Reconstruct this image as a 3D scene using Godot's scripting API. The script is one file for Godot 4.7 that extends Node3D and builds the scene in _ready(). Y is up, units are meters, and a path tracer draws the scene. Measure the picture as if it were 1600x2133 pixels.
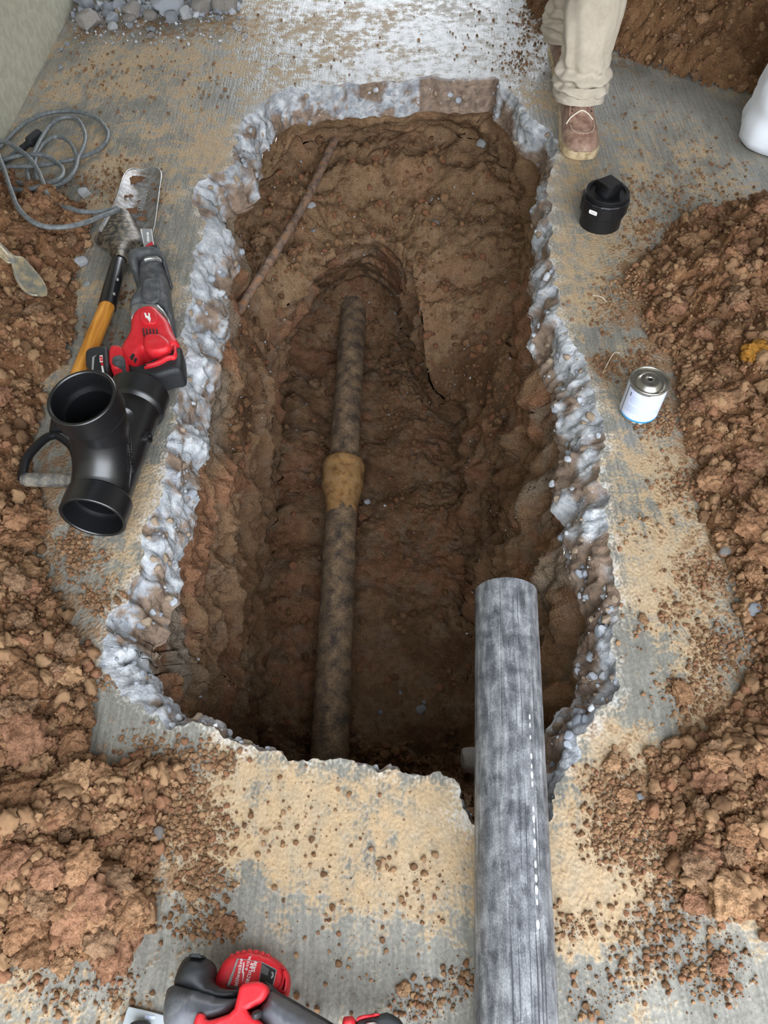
extends Node3D

# ---------------------------------------------------------------- measuring
const CAM_H := 1.32
const PITCH := 55.0
const FOCAL := 1602.0

var rng := RandomNumberGenerator.new()
var taken := {}
var M := {}
var nz := FastNoiseLite.new()
var nz2 := FastNoiseLite.new()
var cell := FastNoiseLite.new()
var cell2 := FastNoiseLite.new()
var cell3 := FastNoiseLite.new()
var clod_meshes: Array[ArrayMesh] = []
var stone_meshes: Array[ArrayMesh] = []
var heaps := []
var rim := PackedVector3Array()
var trench_spots := PackedVector3Array()
var wall_spots := PackedVector3Array()
var face_spots := PackedVector3Array()

# point of the place, at height y, that was measured at (u, v) in the photograph
func at(u: float, v: float, y: float = 0.0) -> Vector3:
	var p := deg_to_rad(PITCH)
	var d := Vector3(0, -sin(p), -cos(p)) + Vector3(1, 0, 0) * ((u - 800.0) / FOCAL) + Vector3(0, cos(p), -sin(p)) * ((1066.5 - v) / FOCAL)
	var t := (y - CAM_H) / d.y
	return Vector3(0, CAM_H, 0) + d * t

func lin(r: float, g: float, b: float) -> Color:
	return Color(r / 255.0, g / 255.0, b / 255.0).srgb_to_linear()

func srgb(r: float, g: float, b: float) -> Color:
	return Color(r / 255.0, g / 255.0, b / 255.0)

# ---------------------------------------------------------------- naming
func numbered(called: String) -> String:
	if not taken.has(called):
		taken[called] = 0
		return called
	taken[called] += 1
	return "%s_%03d" % [called, taken[called]]

func tag(o: Node, label := "", category := "", group := "", kind := "") -> void:
	if label: o.set_meta("label", label)
	if category: o.set_meta("category", category)
	if group: o.set_meta("group", group)
	if kind: o.set_meta("kind", kind)

func thing(called: String, label: String, category: String, where := Vector3.ZERO, group := "") -> Node3D:
	var o := Node3D.new()
	o.name = numbered(called)
	add_child(o)
	o.position = where
	tag(o, label, category, group)
	return o

func obj(called: String, mesh: Mesh, mat: Material, parent: Node3D = null) -> MeshInstance3D:
	var o := MeshInstance3D.new()
	o.mesh = mesh
	o.material_override = mat
	if parent == null:
		o.name = numbered(called)
		add_child(o)
	else:
		o.name = called
		parent.add_child(o, true)
		if parent != self:
			o.position = -origin_of(parent)
	return o

# parts are written in world places; their thing stands at its base
func origin_of(p: Node3D) -> Vector3:
	var s := Vector3.ZERO
	var n: Node = p
	while n != self and n is Node3D:
		s += n.position
		n = n.get_parent()
	return s

# ---------------------------------------------------------------- meshes
class MB:
	var v := PackedVector3Array()
	var c := PackedColorArray()
	var uv := PackedVector2Array()
	var ix := PackedInt32Array()
	var use_uv := false
	var uv2 := PackedVector2Array()
	func vert(p: Vector3, col := Color.WHITE, t := Vector2.ZERO) -> int:
		v.append(p)
		c.append(col)
		uv.append(t)
		return v.size() - 1
	func tri(a: int, b: int, d: int) -> void:
		ix.append(a)
		ix.append(b)
		ix.append(d)
	# rows of points; closed joins the ends of every row
	func grid(rows: Array, closed := false, cols: Array = [], uvs := false) -> void:
		var n: int = rows[0].size()
		var base := v.size()
		for r in rows.size():
			var row: PackedVector3Array = rows[r]
			for k in n:
				v.append(row[k])
				c.append(cols[r][k] if cols.size() else Color.WHITE)
				uv.append(Vector2(float(k) / float(n if closed else n - 1), float(r) / float(maxi(1, rows.size() - 1))))
		if uvs: use_uv = true
		var last := n if closed else n - 1
		for r in rows.size() - 1:
			for k in last:
				var a := base + r * n + k
				var b := base + r * n + (k + 1) % n
				ix.append_array(PackedInt32Array([a, b, a + n, b, b + n, a + n]))
	func fan(row: PackedVector3Array, mid: Vector3, flip := false) -> void:
		var m := vert(mid)
		var base := v.size()
		for p in row:
			vert(p)
		for k in row.size():
			if flip: tri(m, base + (k + 1) % row.size(), base + k)
			else: tri(m, base + k, base + (k + 1) % row.size())
	func box(center: Vector3, size: Vector3, b := Basis.IDENTITY) -> void:
		var h := size * 0.5
		for ax in 3:
			for sg in [-1.0, 1.0]:
				var n := Vector3.ZERO
				n[ax] = sg
				var p := Vector3.ZERO
				p[(ax + 1) % 3] = 1.0
				var q := Vector3.ZERO
				q[(ax + 2) % 3] = 1.0
				var i0 := v.size()
				for cc in [[-1, -1], [1, -1], [1, 1], [-1, 1]]:
					var w: Vector3 = (n + p * float(cc[0]) + q * float(cc[1])) * h
					vert(center + b * w)
				if sg > 0:
					tri(i0, i0 + 2, i0 + 1)
					tri(i0, i0 + 3, i0 + 2)
				else:
					tri(i0, i0 + 1, i0 + 2)
					tri(i0, i0 + 2, i0 + 3)
	func mesh() -> ArrayMesh:
		var nrm := PackedVector3Array()
		nrm.resize(v.size())
		for i in range(0, ix.size(), 3):
			var a := ix[i]
			var b := ix[i + 1]
			var d := ix[i + 2]
			var n := (v[d] - v[a]).cross(v[b] - v[a])
			nrm[a] += n
			nrm[b] += n
			nrm[d] += n
		for i in nrm.size():
			nrm[i] = nrm[i].normalized() if nrm[i].length_squared() > 1e-20 else Vector3.UP
		var arr := []
		arr.resize(Mesh.ARRAY_MAX)
		arr[Mesh.ARRAY_VERTEX] = v
		arr[Mesh.ARRAY_NORMAL] = nrm
		arr[Mesh.ARRAY_COLOR] = c
		if use_uv: arr[Mesh.ARRAY_TEX_UV] = uv
		if uv2.size(): arr[Mesh.ARRAY_TEX_UV2] = uv2
		arr[Mesh.ARRAY_INDEX] = ix
		var m := ArrayMesh.new()
		m.add_surface_from_arrays(Mesh.PRIMITIVE_TRIANGLES, arr)
		return m

func frame_of(dir: Vector3) -> Basis:
	var d := dir.normalized()
	var a := Vector3.UP if absf(d.y) < 0.95 else Vector3.RIGHT
	var x := a.cross(d).normalized()
	return Basis(x, d.cross(x), d)

# a ring of radius r around p, across dir
func ring(p: Vector3, dir: Vector3, r: float, n: int, sq := 1.0) -> PackedVector3Array:
	var b := frame_of(dir)
	var out := PackedVector3Array()
	for k in n:
		var a := TAU * k / n
		out.append(p + b.x * cos(a) * r + b.y * sin(a) * r * sq)
	return out

func lathe(m: MB, origin: Vector3, axis: Vector3, prof: Array, n := 40) -> void:
	var rows := []
	for q in prof:
		rows.append(ring(origin + axis.normalized() * q[1], axis, q[0], n))
	m.grid(rows, true)

func smooth_path(p: PackedVector3Array, per: int) -> PackedVector3Array:
	var out := PackedVector3Array()
	var n := p.size()
	for i in n - 1:
		var a := p[maxi(i - 1, 0)]
		var b := p[i]
		var c := p[i + 1]
		var d := p[mini(i + 2, n - 1)]
		for k in per:
			out.append(b.cubic_interpolate(c, a, d, float(k) / per))
	out.append(p[n - 1])
	return out

func tube(m: MB, p: PackedVector3Array, r: float, n := 10, caps := true, rs: Array = []) -> void:
	var rows := []
	var side := Vector3.ZERO
	for i in p.size():
		var d := (p[mini(i + 1, p.size() - 1)] - p[maxi(i - 1, 0)]).normalized()
		if i == 0:
			side = frame_of(d).x
		else:
			side = (side - d * side.dot(d)).normalized()
		var up := d.cross(side)
		var rr: float = rs[i] if rs.size() else r
		var row := PackedVector3Array()
		for k in n:
			var a := TAU * k / n
			row.append(p[i] + (side * cos(a) + up * sin(a)) * rr)
		rows.append(row)
	m.grid(rows, true)
	if caps:
		m.fan(rows[0], p[0])
		m.fan(rows[-1], p[-1], true)

func chaikin(poly: PackedVector2Array, times := 2, ratio := 0.25) -> PackedVector2Array:
	var p := poly
	for t in times:
		var q := PackedVector2Array()
		for i in p.size():
			var a := p[i]
			var b := p[(i + 1) % p.size()]
			q.append(a.lerp(b, ratio))
			q.append(a.lerp(b, 1.0 - ratio))
		p = q
	return p

func inset(poly: PackedVector2Array, d: float) -> PackedVector2Array:
	var area := 0.0
	var n := poly.size()
	for i in n:
		area += poly[i].cross(poly[(i + 1) % n])
	var s := 1.0 if area > 0 else -1.0
	var out := PackedVector2Array()
	for i in n:
		var e1 := (poly[i] - poly[(i + n - 1) % n]).normalized()
		var e2 := (poly[(i + 1) % n] - poly[i]).normalized()
		var n1 := Vector2(-e1.y, e1.x) * s
		var n2 := Vector2(-e2.y, e2.x) * s
		var nn := (n1 + n2)
		nn = nn.normalized() if nn.length() > 0.05 else n1
		var k := clampf(1.0 / maxf(0.35, nn.dot(n1)), 1.0, 1.8)
		out.append(poly[i] + nn * d * k)
	return out

# a rounded solid: outline in plan (x, z), lying between y0 and y1, its upper and lower edges rounded by b
func pillow(m: MB, poly: PackedVector2Array, y0: float, y1: float, b: float, crown := 0.0, tf := Transform3D.IDENTITY) -> void:
	var area := 0.0
	for i in poly.size():
		area += poly[i].cross(poly[(i + 1) % poly.size()])
	if area < 0:
		poly.reverse()
	var rows := []
	var steps := 5
	var add := func(d: float, y: float) -> void:
		var q := inset(poly, d)
		var row := PackedVector3Array()
		for p in q:
			row.append(tf * Vector3(p.x, y, p.y))
		rows.append(row)
	for k in steps:
		var a := PI * 0.5 * k / (steps - 1)
		add.call(b * (1.0 - sin(a)), y0 + b * (1.0 - cos(a)))
	for k in steps:
		var a := PI * 0.5 * k / (steps - 1)
		add.call(b * (1.0 - cos(a)), y1 - b * (1.0 - sin(a)))
	if crown > 0.0:
		add.call(b * 1.6, y1 + crown * 0.6)
		add.call(b * 2.4, y1 + crown)
	m.grid(rows, true)
	for e in [0, rows.size() - 1]:
		var flat := PackedVector2Array()
		var q: PackedVector3Array = rows[e]
		var inv := tf.affine_inverse()
		for p in q:
			var l := inv * p
			flat.append(Vector2(l.x, l.z))
		var t := Geometry2D.triangulate_polygon(flat)
		var base := m.v.size()
		for p in q:
			m.vert(p)
		for k in range(0, t.size(), 3):
			if e == 0:
				m.tri(base + t[k], base + t[k + 1], base + t[k + 2])
			else:
				m.tri(base + t[k], base + t[k + 2], base + t[k + 1])

# a softly swollen solid over an outline in plan: its top rounds off towards the outline within b
func inflate(m: MB, poly: PackedVector2Array, y0: float, y1: float, b: float, tilt := Vector2.ZERO) -> void:
	var box := Rect2(poly[0], Vector2.ZERO)
	for p in poly: box = box.expand(p)
	var g := clampf(b / 3.5, 0.0022, 0.006)
	var edge := PackedVector2Array()
	for i in poly.size():
		var a := poly[i]
		var c := poly[(i + 1) % poly.size()]
		var k := maxi(1, int(ceil(a.distance_to(c) / g)))
		for j in k: edge.append(a.lerp(c, float(j) / k))
	var ne := edge.size()
	var pts := edge.duplicate()
	var far := PackedFloat32Array()
	far.resize(ne)
	var y := box.position.y + g * 0.5
	var odd := false
	while y < box.end.y:
		var x := box.position.x + (g * 0.5 if odd else 0.0)
		while x < box.end.x:
			var p := Vector2(x, y)
			if Geometry2D.is_point_in_polygon(p, poly):
				var d := 9.0
				for i in poly.size():
					d = minf(d, p.distance_squared_to(Geometry2D.get_closest_point_to_segment(p, poly[i], poly[(i + 1) % poly.size()])))
				d = sqrt(d)
				if d > g * 0.45:
					pts.append(p)
					far.append(d)
			x += g
		y += g
		odd = not odd
	var mid := box.get_center()
	var base := m.v.size()
	for i in pts.size():
		var t := clampf(1.0 - far[i] / b, 0.0, 1.0)
		m.vert(Vector3(pts[i].x, y1 - b * (1.0 - sqrt(maxf(0.0, 1.0 - t * t))) + tilt.dot(pts[i] - mid), pts[i].y))
	var loose := pts.duplicate()
	for i in loose.size(): loose[i] = (loose[i] - mid) * 100.0 + Vector2(0.0007 * sin(i * 12.9), 0.0007 * cos(i * 7.7))
	var tr := Geometry2D.triangulate_delaunay(loose)
	for i in range(0, tr.size(), 3):
		var a := pts[tr[i]]
		var c := pts[tr[i + 1]]
		var e := pts[tr[i + 2]]
		if not Geometry2D.is_point_in_polygon((a + c + e) / 3.0, poly): continue
		if (c - a).cross(e - a) > 0: m.tri(base + tr[i], base + tr[i + 1], base + tr[i + 2])
		else: m.tri(base + tr[i], base + tr[i + 2], base + tr[i + 1])
	# the sides share the top's border, so that the edge stays round
	var low := m.v.size()
	for i in ne: m.vert(Vector3(edge[i].x, y0, edge[i].y))
	var area := 0.0
	for i in ne: area += edge[i].cross(edge[(i + 1) % ne])
	for i in ne:
		var j := (i + 1) % ne
		if area > 0:
			m.tri(base + i, low + i, base + j)
			m.tri(base + j, low + i, low + j)
		else:
			m.tri(base + i, base + j, low + i)
			m.tri(base + j, low + j, low + i)

# outline measured in a zoomed crop of the photograph: (x, y) / scale + offset, at height y
func traced(pts: Array, scale: float, off: Vector2, y: float, rounds := 2) -> PackedVector2Array:
	var out := PackedVector2Array()
	for p in pts:
		var w := at(p[0] / scale + off.x, p[1] / scale + off.y, y)
		out.append(Vector2(w.x, w.z))
	return chaikin(out, rounds) if rounds > 0 else out

func icosphere(sub: int) -> Array:
	var t := (1.0 + sqrt(5.0)) / 2.0
	var vs: Array[Vector3] = []
	for p in [Vector3(-1, t, 0), Vector3(1, t, 0), Vector3(-1, -t, 0), Vector3(1, -t, 0), Vector3(0, -1, t), Vector3(0, 1, t), Vector3(0, -1, -t), Vector3(0, 1, -t), Vector3(t, 0, -1), Vector3(t, 0, 1), Vector3(-t, 0, -1), Vector3(-t, 0, 1)]:
		vs.append(p.normalized())
	var f := [[0, 11, 5], [0, 5, 1], [0, 1, 7], [0, 7, 10], [0, 10, 11], [1, 5, 9], [5, 11, 4], [11, 10, 2], [10, 7, 6], [7, 1, 8], [3, 9, 4], [3, 4, 2], [3, 2, 6], [3, 6, 8], [3, 8, 9], [4, 9, 5], [2, 4, 11], [6, 2, 10], [8, 6, 7], [9, 8, 1]]
	for s in sub:
		var mids := {}
		var g := []
		for q in f:
			var e := []
			for k in 3:
				var a: int = mini(q[k], q[(k + 1) % 3])
				var b: int = maxi(q[k], q[(k + 1) % 3])
				var key := a * 100000 + b
				if not mids.has(key):
					mids[key] = vs.size()
					vs.append(((vs[a] + vs[b]) * 0.5).normalized())
				e.append(mids[key])
			g.append([q[0], e[0], e[2]])
			g.append([q[1], e[1], e[0]])
			g.append([q[2], e[2], e[1]])
			g.append([e[0], e[1], e[2]])
		f = g
	return [vs, f]

# an irregular lump: planes cut off a sphere, then rough
func lump(sub: int, sd: int, cuts: int, depth: float, rough: float, fine: float, flat := false) -> ArrayMesh:
	var r := RandomNumberGenerator.new()
	r.seed = sd
	var s := icosphere(sub)
	var planes := []
	for k in cuts:
		var n := Vector3(r.randfn(), r.randfn(), r.randfn()).normalized()
		planes.append([n, r.randf_range(depth, 0.92)])
	var m := MB.new()
	var stretch := Vector3(r.randf_range(0.85, 1.2), r.randf_range(0.62, 0.85), r.randf_range(0.75, 1.05))
	for p in s[0]:
		var q: Vector3 = p
		for pl in planes:
			var over: float = q.dot(pl[0]) - pl[1]
			if over > 0: q -= pl[0] * over * 0.92
		var o := Vector3(sd * 3.1, sd * 1.7, sd * 0.9)
		q *= 1.0 + rough * nz.get_noise_3dv((p * 1.3 + o) * 3.0) + fine * nz2.get_noise_3dv((p * 1.0 + o) * 5.0)
		m.vert(q * stretch)
	if flat:
		var f := MB.new()
		for q in s[1]:
			for k in [0, 2, 1]: f.ix.append(f.vert(m.v[q[k]]))
		return f.mesh()
	for q in s[1]:
		m.tri(q[0], q[2], q[1])
	return m.mesh()

# ---------------------------------------------------------------- textures
func noise(kind: int, freq: float, sd: int, oct := 4) -> FastNoiseLite:
	var n := FastNoiseLite.new()
	n.noise_type = kind as FastNoiseLite.NoiseType
	n.frequency = freq
	n.seed = sd
	n.fractal_octaves = oct
	n.fractal_type = FastNoiseLite.FRACTAL_FBM if oct > 1 else FastNoiseLite.FRACTAL_NONE
	return n

func bytes(n: FastNoiseLite, w: int, h: int, seamless := true) -> PackedByteArray:
	var im := n.get_seamless_image(w, h) if seamless else n.get_image(w, h)
	im.convert(Image.FORMAT_L8)
	return im.get_data()

func tex_rgb(w: int, h: int, d: PackedByteArray) -> ImageTexture:
	return ImageTexture.create_from_image(Image.create_from_data(w, h, false, Image.FORMAT_RGB8, d))

func tex_l(w: int, h: int, d: PackedByteArray) -> ImageTexture:
	return ImageTexture.create_from_image(Image.create_from_data(w, h, false, Image.FORMAT_L8, d))

# colours blended along a noise, with specks of another colour
func mottled(size: int, sd: int, freq: float, ramp: Array, speck := Color(0, 0, 0, 0), speck_part := 0.0, contrast := 1.0, grain := 0) -> ImageTexture:
	var a := bytes(noise(FastNoiseLite.TYPE_SIMPLEX, freq, sd, 5), size, size)
	var b := bytes(noise(FastNoiseLite.TYPE_SIMPLEX, freq * 6.0, sd + 5, 3), size, size)
	var s := bytes(noise(FastNoiseLite.TYPE_CELLULAR, 0.09, sd + 9, 1), size, size)
	var g := bytes(noise(FastNoiseLite.TYPE_SIMPLEX, 0.22, sd + 13, 2), size, size)
	var out := PackedByteArray()
	out.resize(size * size * 3)
	var lut: Array[Color] = []
	for k in 256:
		var t := clampf((k / 255.0 - 0.5) * contrast + 0.5, 0.0, 1.0) * (ramp.size() - 1)
		var i := mini(int(t), ramp.size() - 2)
		lut.append(ramp[i].lerp(ramp[i + 1], t - i))
	for i in size * size:
		var col: Color = lut[(a[i] * 2 + b[i]) / 3] if grain == 0 else lut[(a[i] + b[i] + s[i] + g[i] * grain) / (3 + grain)]
		if speck_part > 0.0 and s[i] < speck_part * 255.0:
			col = col.lerp(speck, speck.a)
		out[i * 3] = int(col.r * 255.0)
		out[i * 3 + 1] = int(col.g * 255.0)
		out[i * 3 + 2] = int(col.b * 255.0)
	return tex_rgb(size, size, out)

func relief(size: int, sd: int, freq: float, cells := 0.5) -> ImageTexture:
	var a := bytes(noise(FastNoiseLite.TYPE_SIMPLEX, freq, sd, 5), size, size)
	var b := bytes(noise(FastNoiseLite.TYPE_CELLULAR, freq * 5.0, sd + 3, 2), size, size)
	var out := PackedByteArray()
	out.resize(size * size)
	for i in size * size:
		out[i] = int(a[i] * (1.0 - cells) + (255 - b[i]) * cells)
	return tex_l(size, size, out)

func mat(col: Color, rough := 0.6, metal := 0.0, spec := 0.5) -> StandardMaterial3D:
	var m := StandardMaterial3D.new()
	m.albedo_color = col
	m.roughness = rough
	m.metallic = metal
	m.metallic_specular = spec
	return m

func triplanar(m: StandardMaterial3D, scale: float, albedo: Texture2D, height: Texture2D = null, relief_cm := 0.0, world := false) -> StandardMaterial3D:
	m.albedo_texture = albedo
	m.uv1_triplanar = true
	m.uv1_world_triplanar = world
	m.uv1_scale = Vector3.ONE * scale
	if height:
		m.heightmap_enabled = true
		m.heightmap_texture = height
		m.heightmap_scale = relief_cm
	return m

func make_materials() -> void:
	var soil_h := relief(512, 11, 0.022, 0.5)
	var soil_a := mottled(512, 21, 0.012, [srgb(150, 138, 126), srgb(226, 218, 208), srgb(255, 253, 248)], Color(1, 1, 0.97, 0.4), 0.02, 2.6, 2)
	M.soil = triplanar(mat(Color.WHITE, 0.95, 0.0, 0.25), 4.3, soil_a, soil_h, 0.8, true)
	M.soil.vertex_color_use_as_albedo = true
	M.clods = []
	for col in [srgb(150, 116, 90), srgb(162, 128, 100), srgb(134, 104, 80), srgb(152, 116, 94), srgb(172, 140, 110), srgb(142, 116, 94)]:
		M.clods.append(triplanar(mat(col, 0.95, 0.0, 0.25), 0.13, soil_a, soil_h, 0.4))
	M.ochre = triplanar(mat(srgb(176, 128, 58), 0.95, 0.0, 0.25), 0.13, soil_a, soil_h, 0.4)
	M.crumb = triplanar(mat(Color.WHITE, 0.95, 0.0, 0.25), 9.0, soil_a)
	M.crumb.vertex_color_use_as_albedo = true
	var rock_h := relief(512, 31, 0.015, 0.35)
	var rock_a := mottled(512, 33, 0.014, [srgb(160, 163, 168), srgb(216, 218, 221), srgb(252, 252, 251)], Color(0.45, 0.47, 0.5, 0.55), 0.03, 1.7)
	M.rock_v = triplanar(mat(Color.WHITE, 0.85, 0.0, 0.35), 4.0, rock_a, rock_h, 0.5, true)
	M.rock_v.vertex_color_use_as_albedo = true
	M.rock_i = triplanar(mat(Color.WHITE, 0.85, 0.0, 0.35), 9.0, rock_a)
	M.rock_i.vertex_color_use_as_albedo = true
	M.rubble = [triplanar(mat(srgb(222, 226, 232), 0.85, 0.0, 0.35), 6.0, rock_a, rock_h, 0.3)]
	var stained := mottled(512, 41, 0.006, [srgb(188, 152, 112), srgb(170, 164, 158), srgb(182, 188, 196), srgb(205, 208, 212)], Color(0.5, 0.4, 0.3, 0.5), 0.02, 2.2)
	M.rubble.append(triplanar(mat(srgb(232, 230, 226), 0.85, 0.0, 0.35), 4.0, stained, rock_h, 0.3))
	M.rubble.append(triplanar(mat(srgb(255, 255, 255), 0.85, 0.0, 0.35), 5.0, mottled(512, 43, 0.02, [srgb(150, 152, 156), srgb(226, 228, 230), srgb(250, 250, 250)], Color(0.4, 0.4, 0.42, 0.6), 0.03, 2.0), rock_h, 0.3))
	M.wall = triplanar(mat(srgb(176, 174, 160), 0.9, 0.0, 0.3), 2.2, mottled(512, 51, 0.02, [srgb(222, 220, 212), srgb(240, 238, 232), srgb(255, 255, 250)], Color(0.78, 0.77, 0.72, 0.5), 0.03, 1.4), relief(512, 52, 0.03, 0.3), 0.15, true)
	M.ceiling = mat(srgb(112, 108, 102), 0.95)
	M.abs = mat(srgb(19, 19, 21), 0.36, 0.0, 0.65)
	M.abs_dull = mat(srgb(19, 19, 21), 0.45, 0.0, 0.45)
	M.abs_dusty = triplanar(mat(srgb(255, 255, 255), 0.55, 0.0, 0.4), 4.0, mottled(512, 61, 0.008, [srgb(24, 24, 26), srgb(34, 33, 33), srgb(92, 84, 74)], Color(0, 0, 0, 0), 0.0, 1.5))
	M.rubber = triplanar(mat(srgb(255, 255, 255), 0.7, 0.0, 0.35), 5.0, mottled(512, 63, 0.012, [srgb(66, 67, 69), srgb(80, 81, 83), srgb(108, 106, 103)], Color(0, 0, 0, 0), 0.0, 1.5))
	M.rubber_dark = mat(srgb(36, 37, 39), 0.6)
	M.tool_grey = triplanar(mat(srgb(255, 255, 255), 0.42, 0.0, 0.5), 4.0, mottled(512, 64, 0.008, [srgb(74, 76, 82), srgb(88, 90, 96), srgb(112, 113, 118)], Color(0, 0, 0, 0), 0.0, 1.4))
	M.red = triplanar(mat(srgb(255, 255, 255), 0.48, 0.0, 0.45), 4.0, mottled(512, 66, 0.010, [srgb(196, 30, 40), srgb(212, 36, 46), srgb(206, 62, 64)], Color(0, 0, 0, 0), 0.0, 1.5))
	M.red_dull = mat(srgb(190, 44, 50), 0.5)
	M.white_print = mat(srgb(236, 234, 232), 0.5)
	M.grey_print = mat(srgb(150, 150, 150), 0.5)
	M.red_print = mat(srgb(205, 34, 42), 0.5)
	M.black_print = mat(srgb(26, 26, 28), 0.5)
	M.alu = triplanar(mat(srgb(255, 255, 255), 0.42, 0.75), 4.0, mottled(512, 68, 0.012, [srgb(132, 132, 130), srgb(170, 170, 168), srgb(190, 190, 188)], Color(0, 0, 0, 0), 0.0, 1.4))
	M.tin = triplanar(mat(srgb(255, 255, 255), 0.3, 0.9), 10.0, mottled(512, 69, 0.012, [srgb(142, 138, 128), srgb(172, 168, 158), srgb(190, 187, 178)], Color(0, 0, 0, 0), 0.0, 1.3))
	M.blade = triplanar(mat(srgb(255, 255, 255), 0.5, 0.55), 5.0, mottled(512, 70, 0.012, [srgb(128, 100, 76), srgb(136, 132, 126), srgb(164, 164, 164), srgb(192, 192, 192)], Color(0.5, 0.35, 0.22, 0.9), 0.05, 1.7), relief(512, 71, 0.02, 0.2), 0.08)
	M.blade_scuffed = triplanar(mat(srgb(255, 255, 255), 0.5, 0.35), 7.0, mottled(512, 72, 0.014, [srgb(30, 30, 31), srgb(60, 58, 54), srgb(112, 102, 86), srgb(165, 150, 122)], Color(0.75, 0.68, 0.5, 0.6), 0.025, 1.9))
	M.blade_old = triplanar(mat(srgb(255, 255, 255), 0.5, 0.4), 5.0, mottled(512, 73, 0.010, [srgb(110, 112, 108), srgb(132, 132, 124), srgb(172, 152, 118), srgb(196, 178, 146)], Color(0, 0, 0, 0), 0.0, 1.7))
	M.socket = mat(srgb(22, 22, 24), 0.22, 0.0, 0.6)
	M.cable = triplanar(mat(srgb(255, 255, 255), 0.55), 8.0, mottled(512, 74, 0.012, [srgb(74, 80, 84), srgb(98, 103, 105), srgb(140, 140, 134)], Color(0, 0, 0, 0), 0.0, 1.5))
	M.iron = triplanar(mat(srgb(255, 255, 255), 0.75, 0.15), 2.6, mottled(512, 75, 0.011, [srgb(66, 58, 52), srgb(110, 94, 78), srgb(144, 118, 90), srgb(172, 148, 118)], Color(0.6, 0.42, 0.22, 0.5), 0.03, 1.8), relief(512, 76, 0.018, 0.4), 0.35)
	M.rust = triplanar(mat(srgb(255, 255, 255), 0.85), 3.5, mottled(512, 77, 0.011, [srgb(110, 78, 52), srgb(160, 118, 68), srgb(182, 140, 86), srgb(160, 134, 104)], Color(0.25, 0.2, 0.17, 0.6), 0.03, 1.8), relief(512, 78, 0.018, 0.5), 0.4)
	M.rod = triplanar(mat(srgb(255, 255, 255), 0.75, 0.1), 5.0, mottled(512, 79, 0.010, [srgb(84, 66, 56), srgb(122, 100, 86), srgb(150, 132, 118), srgb(168, 104, 50)], Color(0.62, 0.36, 0.14, 0.7), 0.04, 2.0), relief(512, 80, 0.02, 0.4), 0.2)
	M.leather = triplanar(mat(srgb(255, 255, 255), 0.55), 7.0, mottled(512, 81, 0.009, [srgb(104, 72, 60), srgb(140, 108, 92), srgb(160, 130, 114), srgb(184, 156, 128)], Color(0.85, 0.75, 0.62, 0.4), 0.02, 1.6), relief(512, 82, 0.015, 0.3), 0.12)
	M.sole = triplanar(mat(srgb(255, 255, 255), 0.8), 6.0, mottled(512, 83, 0.010, [srgb(120, 96, 66), srgb(186, 164, 128), srgb(206, 188, 156)], Color(0, 0, 0, 0), 0.0, 1.5))
	M.stitch = mat(srgb(220, 208, 188), 0.8)
	M.khaki = triplanar(mat(srgb(255, 255, 255), 0.9, 0.0, 0.2), 3.0, mottled(512, 84, 0.006, [srgb(164, 153, 138), srgb(178, 167, 151), srgb(188, 178, 163)], Color(0, 0, 0, 0), 0.0, 1.2))
	M.khaki.rim_enabled = true
	M.khaki.rim = 0.2
	M.bag = mat(srgb(222, 226, 232), 0.5)
	M.can_white = mat(srgb(214, 218, 234), 0.5)
	M.can_pale = triplanar(mat(srgb(255, 255, 255), 0.5), 14.0, mottled(512, 85, 0.03, [srgb(186, 198, 228), srgb(202, 210, 234), srgb(212, 218, 236)], Color(0, 0, 0, 0), 0.0, 1.3))
	M.can_blue = mat(srgb(52, 146, 206), 0.45)
	M.can_line = mat(srgb(232, 236, 246), 0.5)
	M.can_print = mat(srgb(160, 170, 198), 0.5)
	M.grip = triplanar(mat(srgb(255, 255, 255), 0.65), 9.0, mottled(512, 86, 0.010, [srgb(58, 58, 58), srgb(96, 92, 86), srgb(138, 126, 108)], Color(0, 0, 0, 0), 0.0, 1.8))
	M.base_plate = mat(srgb(176, 182, 186), 0.4, 0.3)
	M.sole_welt = mat(srgb(150, 132, 108), 0.8)
	make_wood()
	make_pipe_skin()

func make_wood() -> void:
	var w := 128
	var h := 512
	var g := noise(FastNoiseLite.TYPE_SIMPLEX, 0.05, 91, 4).get_image(w, 40)
	g.resize(w, h, Image.INTERPOLATE_CUBIC)
	g.convert(Image.FORMAT_L8)
	var d := g.get_data()
	var out := PackedByteArray()
	out.resize(w * h * 3)
	var a := srgb(176, 112, 34)
	var b := srgb(214, 150, 66)
	for i in w * h:
		var c := a.lerp(b, clampf(d[i] / 255.0 * 1.5 - 0.25, 0.0, 1.0))
		out[i * 3] = int(c.r * 255)
		out[i * 3 + 1] = int(c.g * 255)
		out[i * 3 + 2] = int(c.b * 255)
	M.wood = mat(Color.WHITE, 0.3, 0.0, 0.5)
	M.wood.albedo_texture = tex_rgb(w, h, out)

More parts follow.
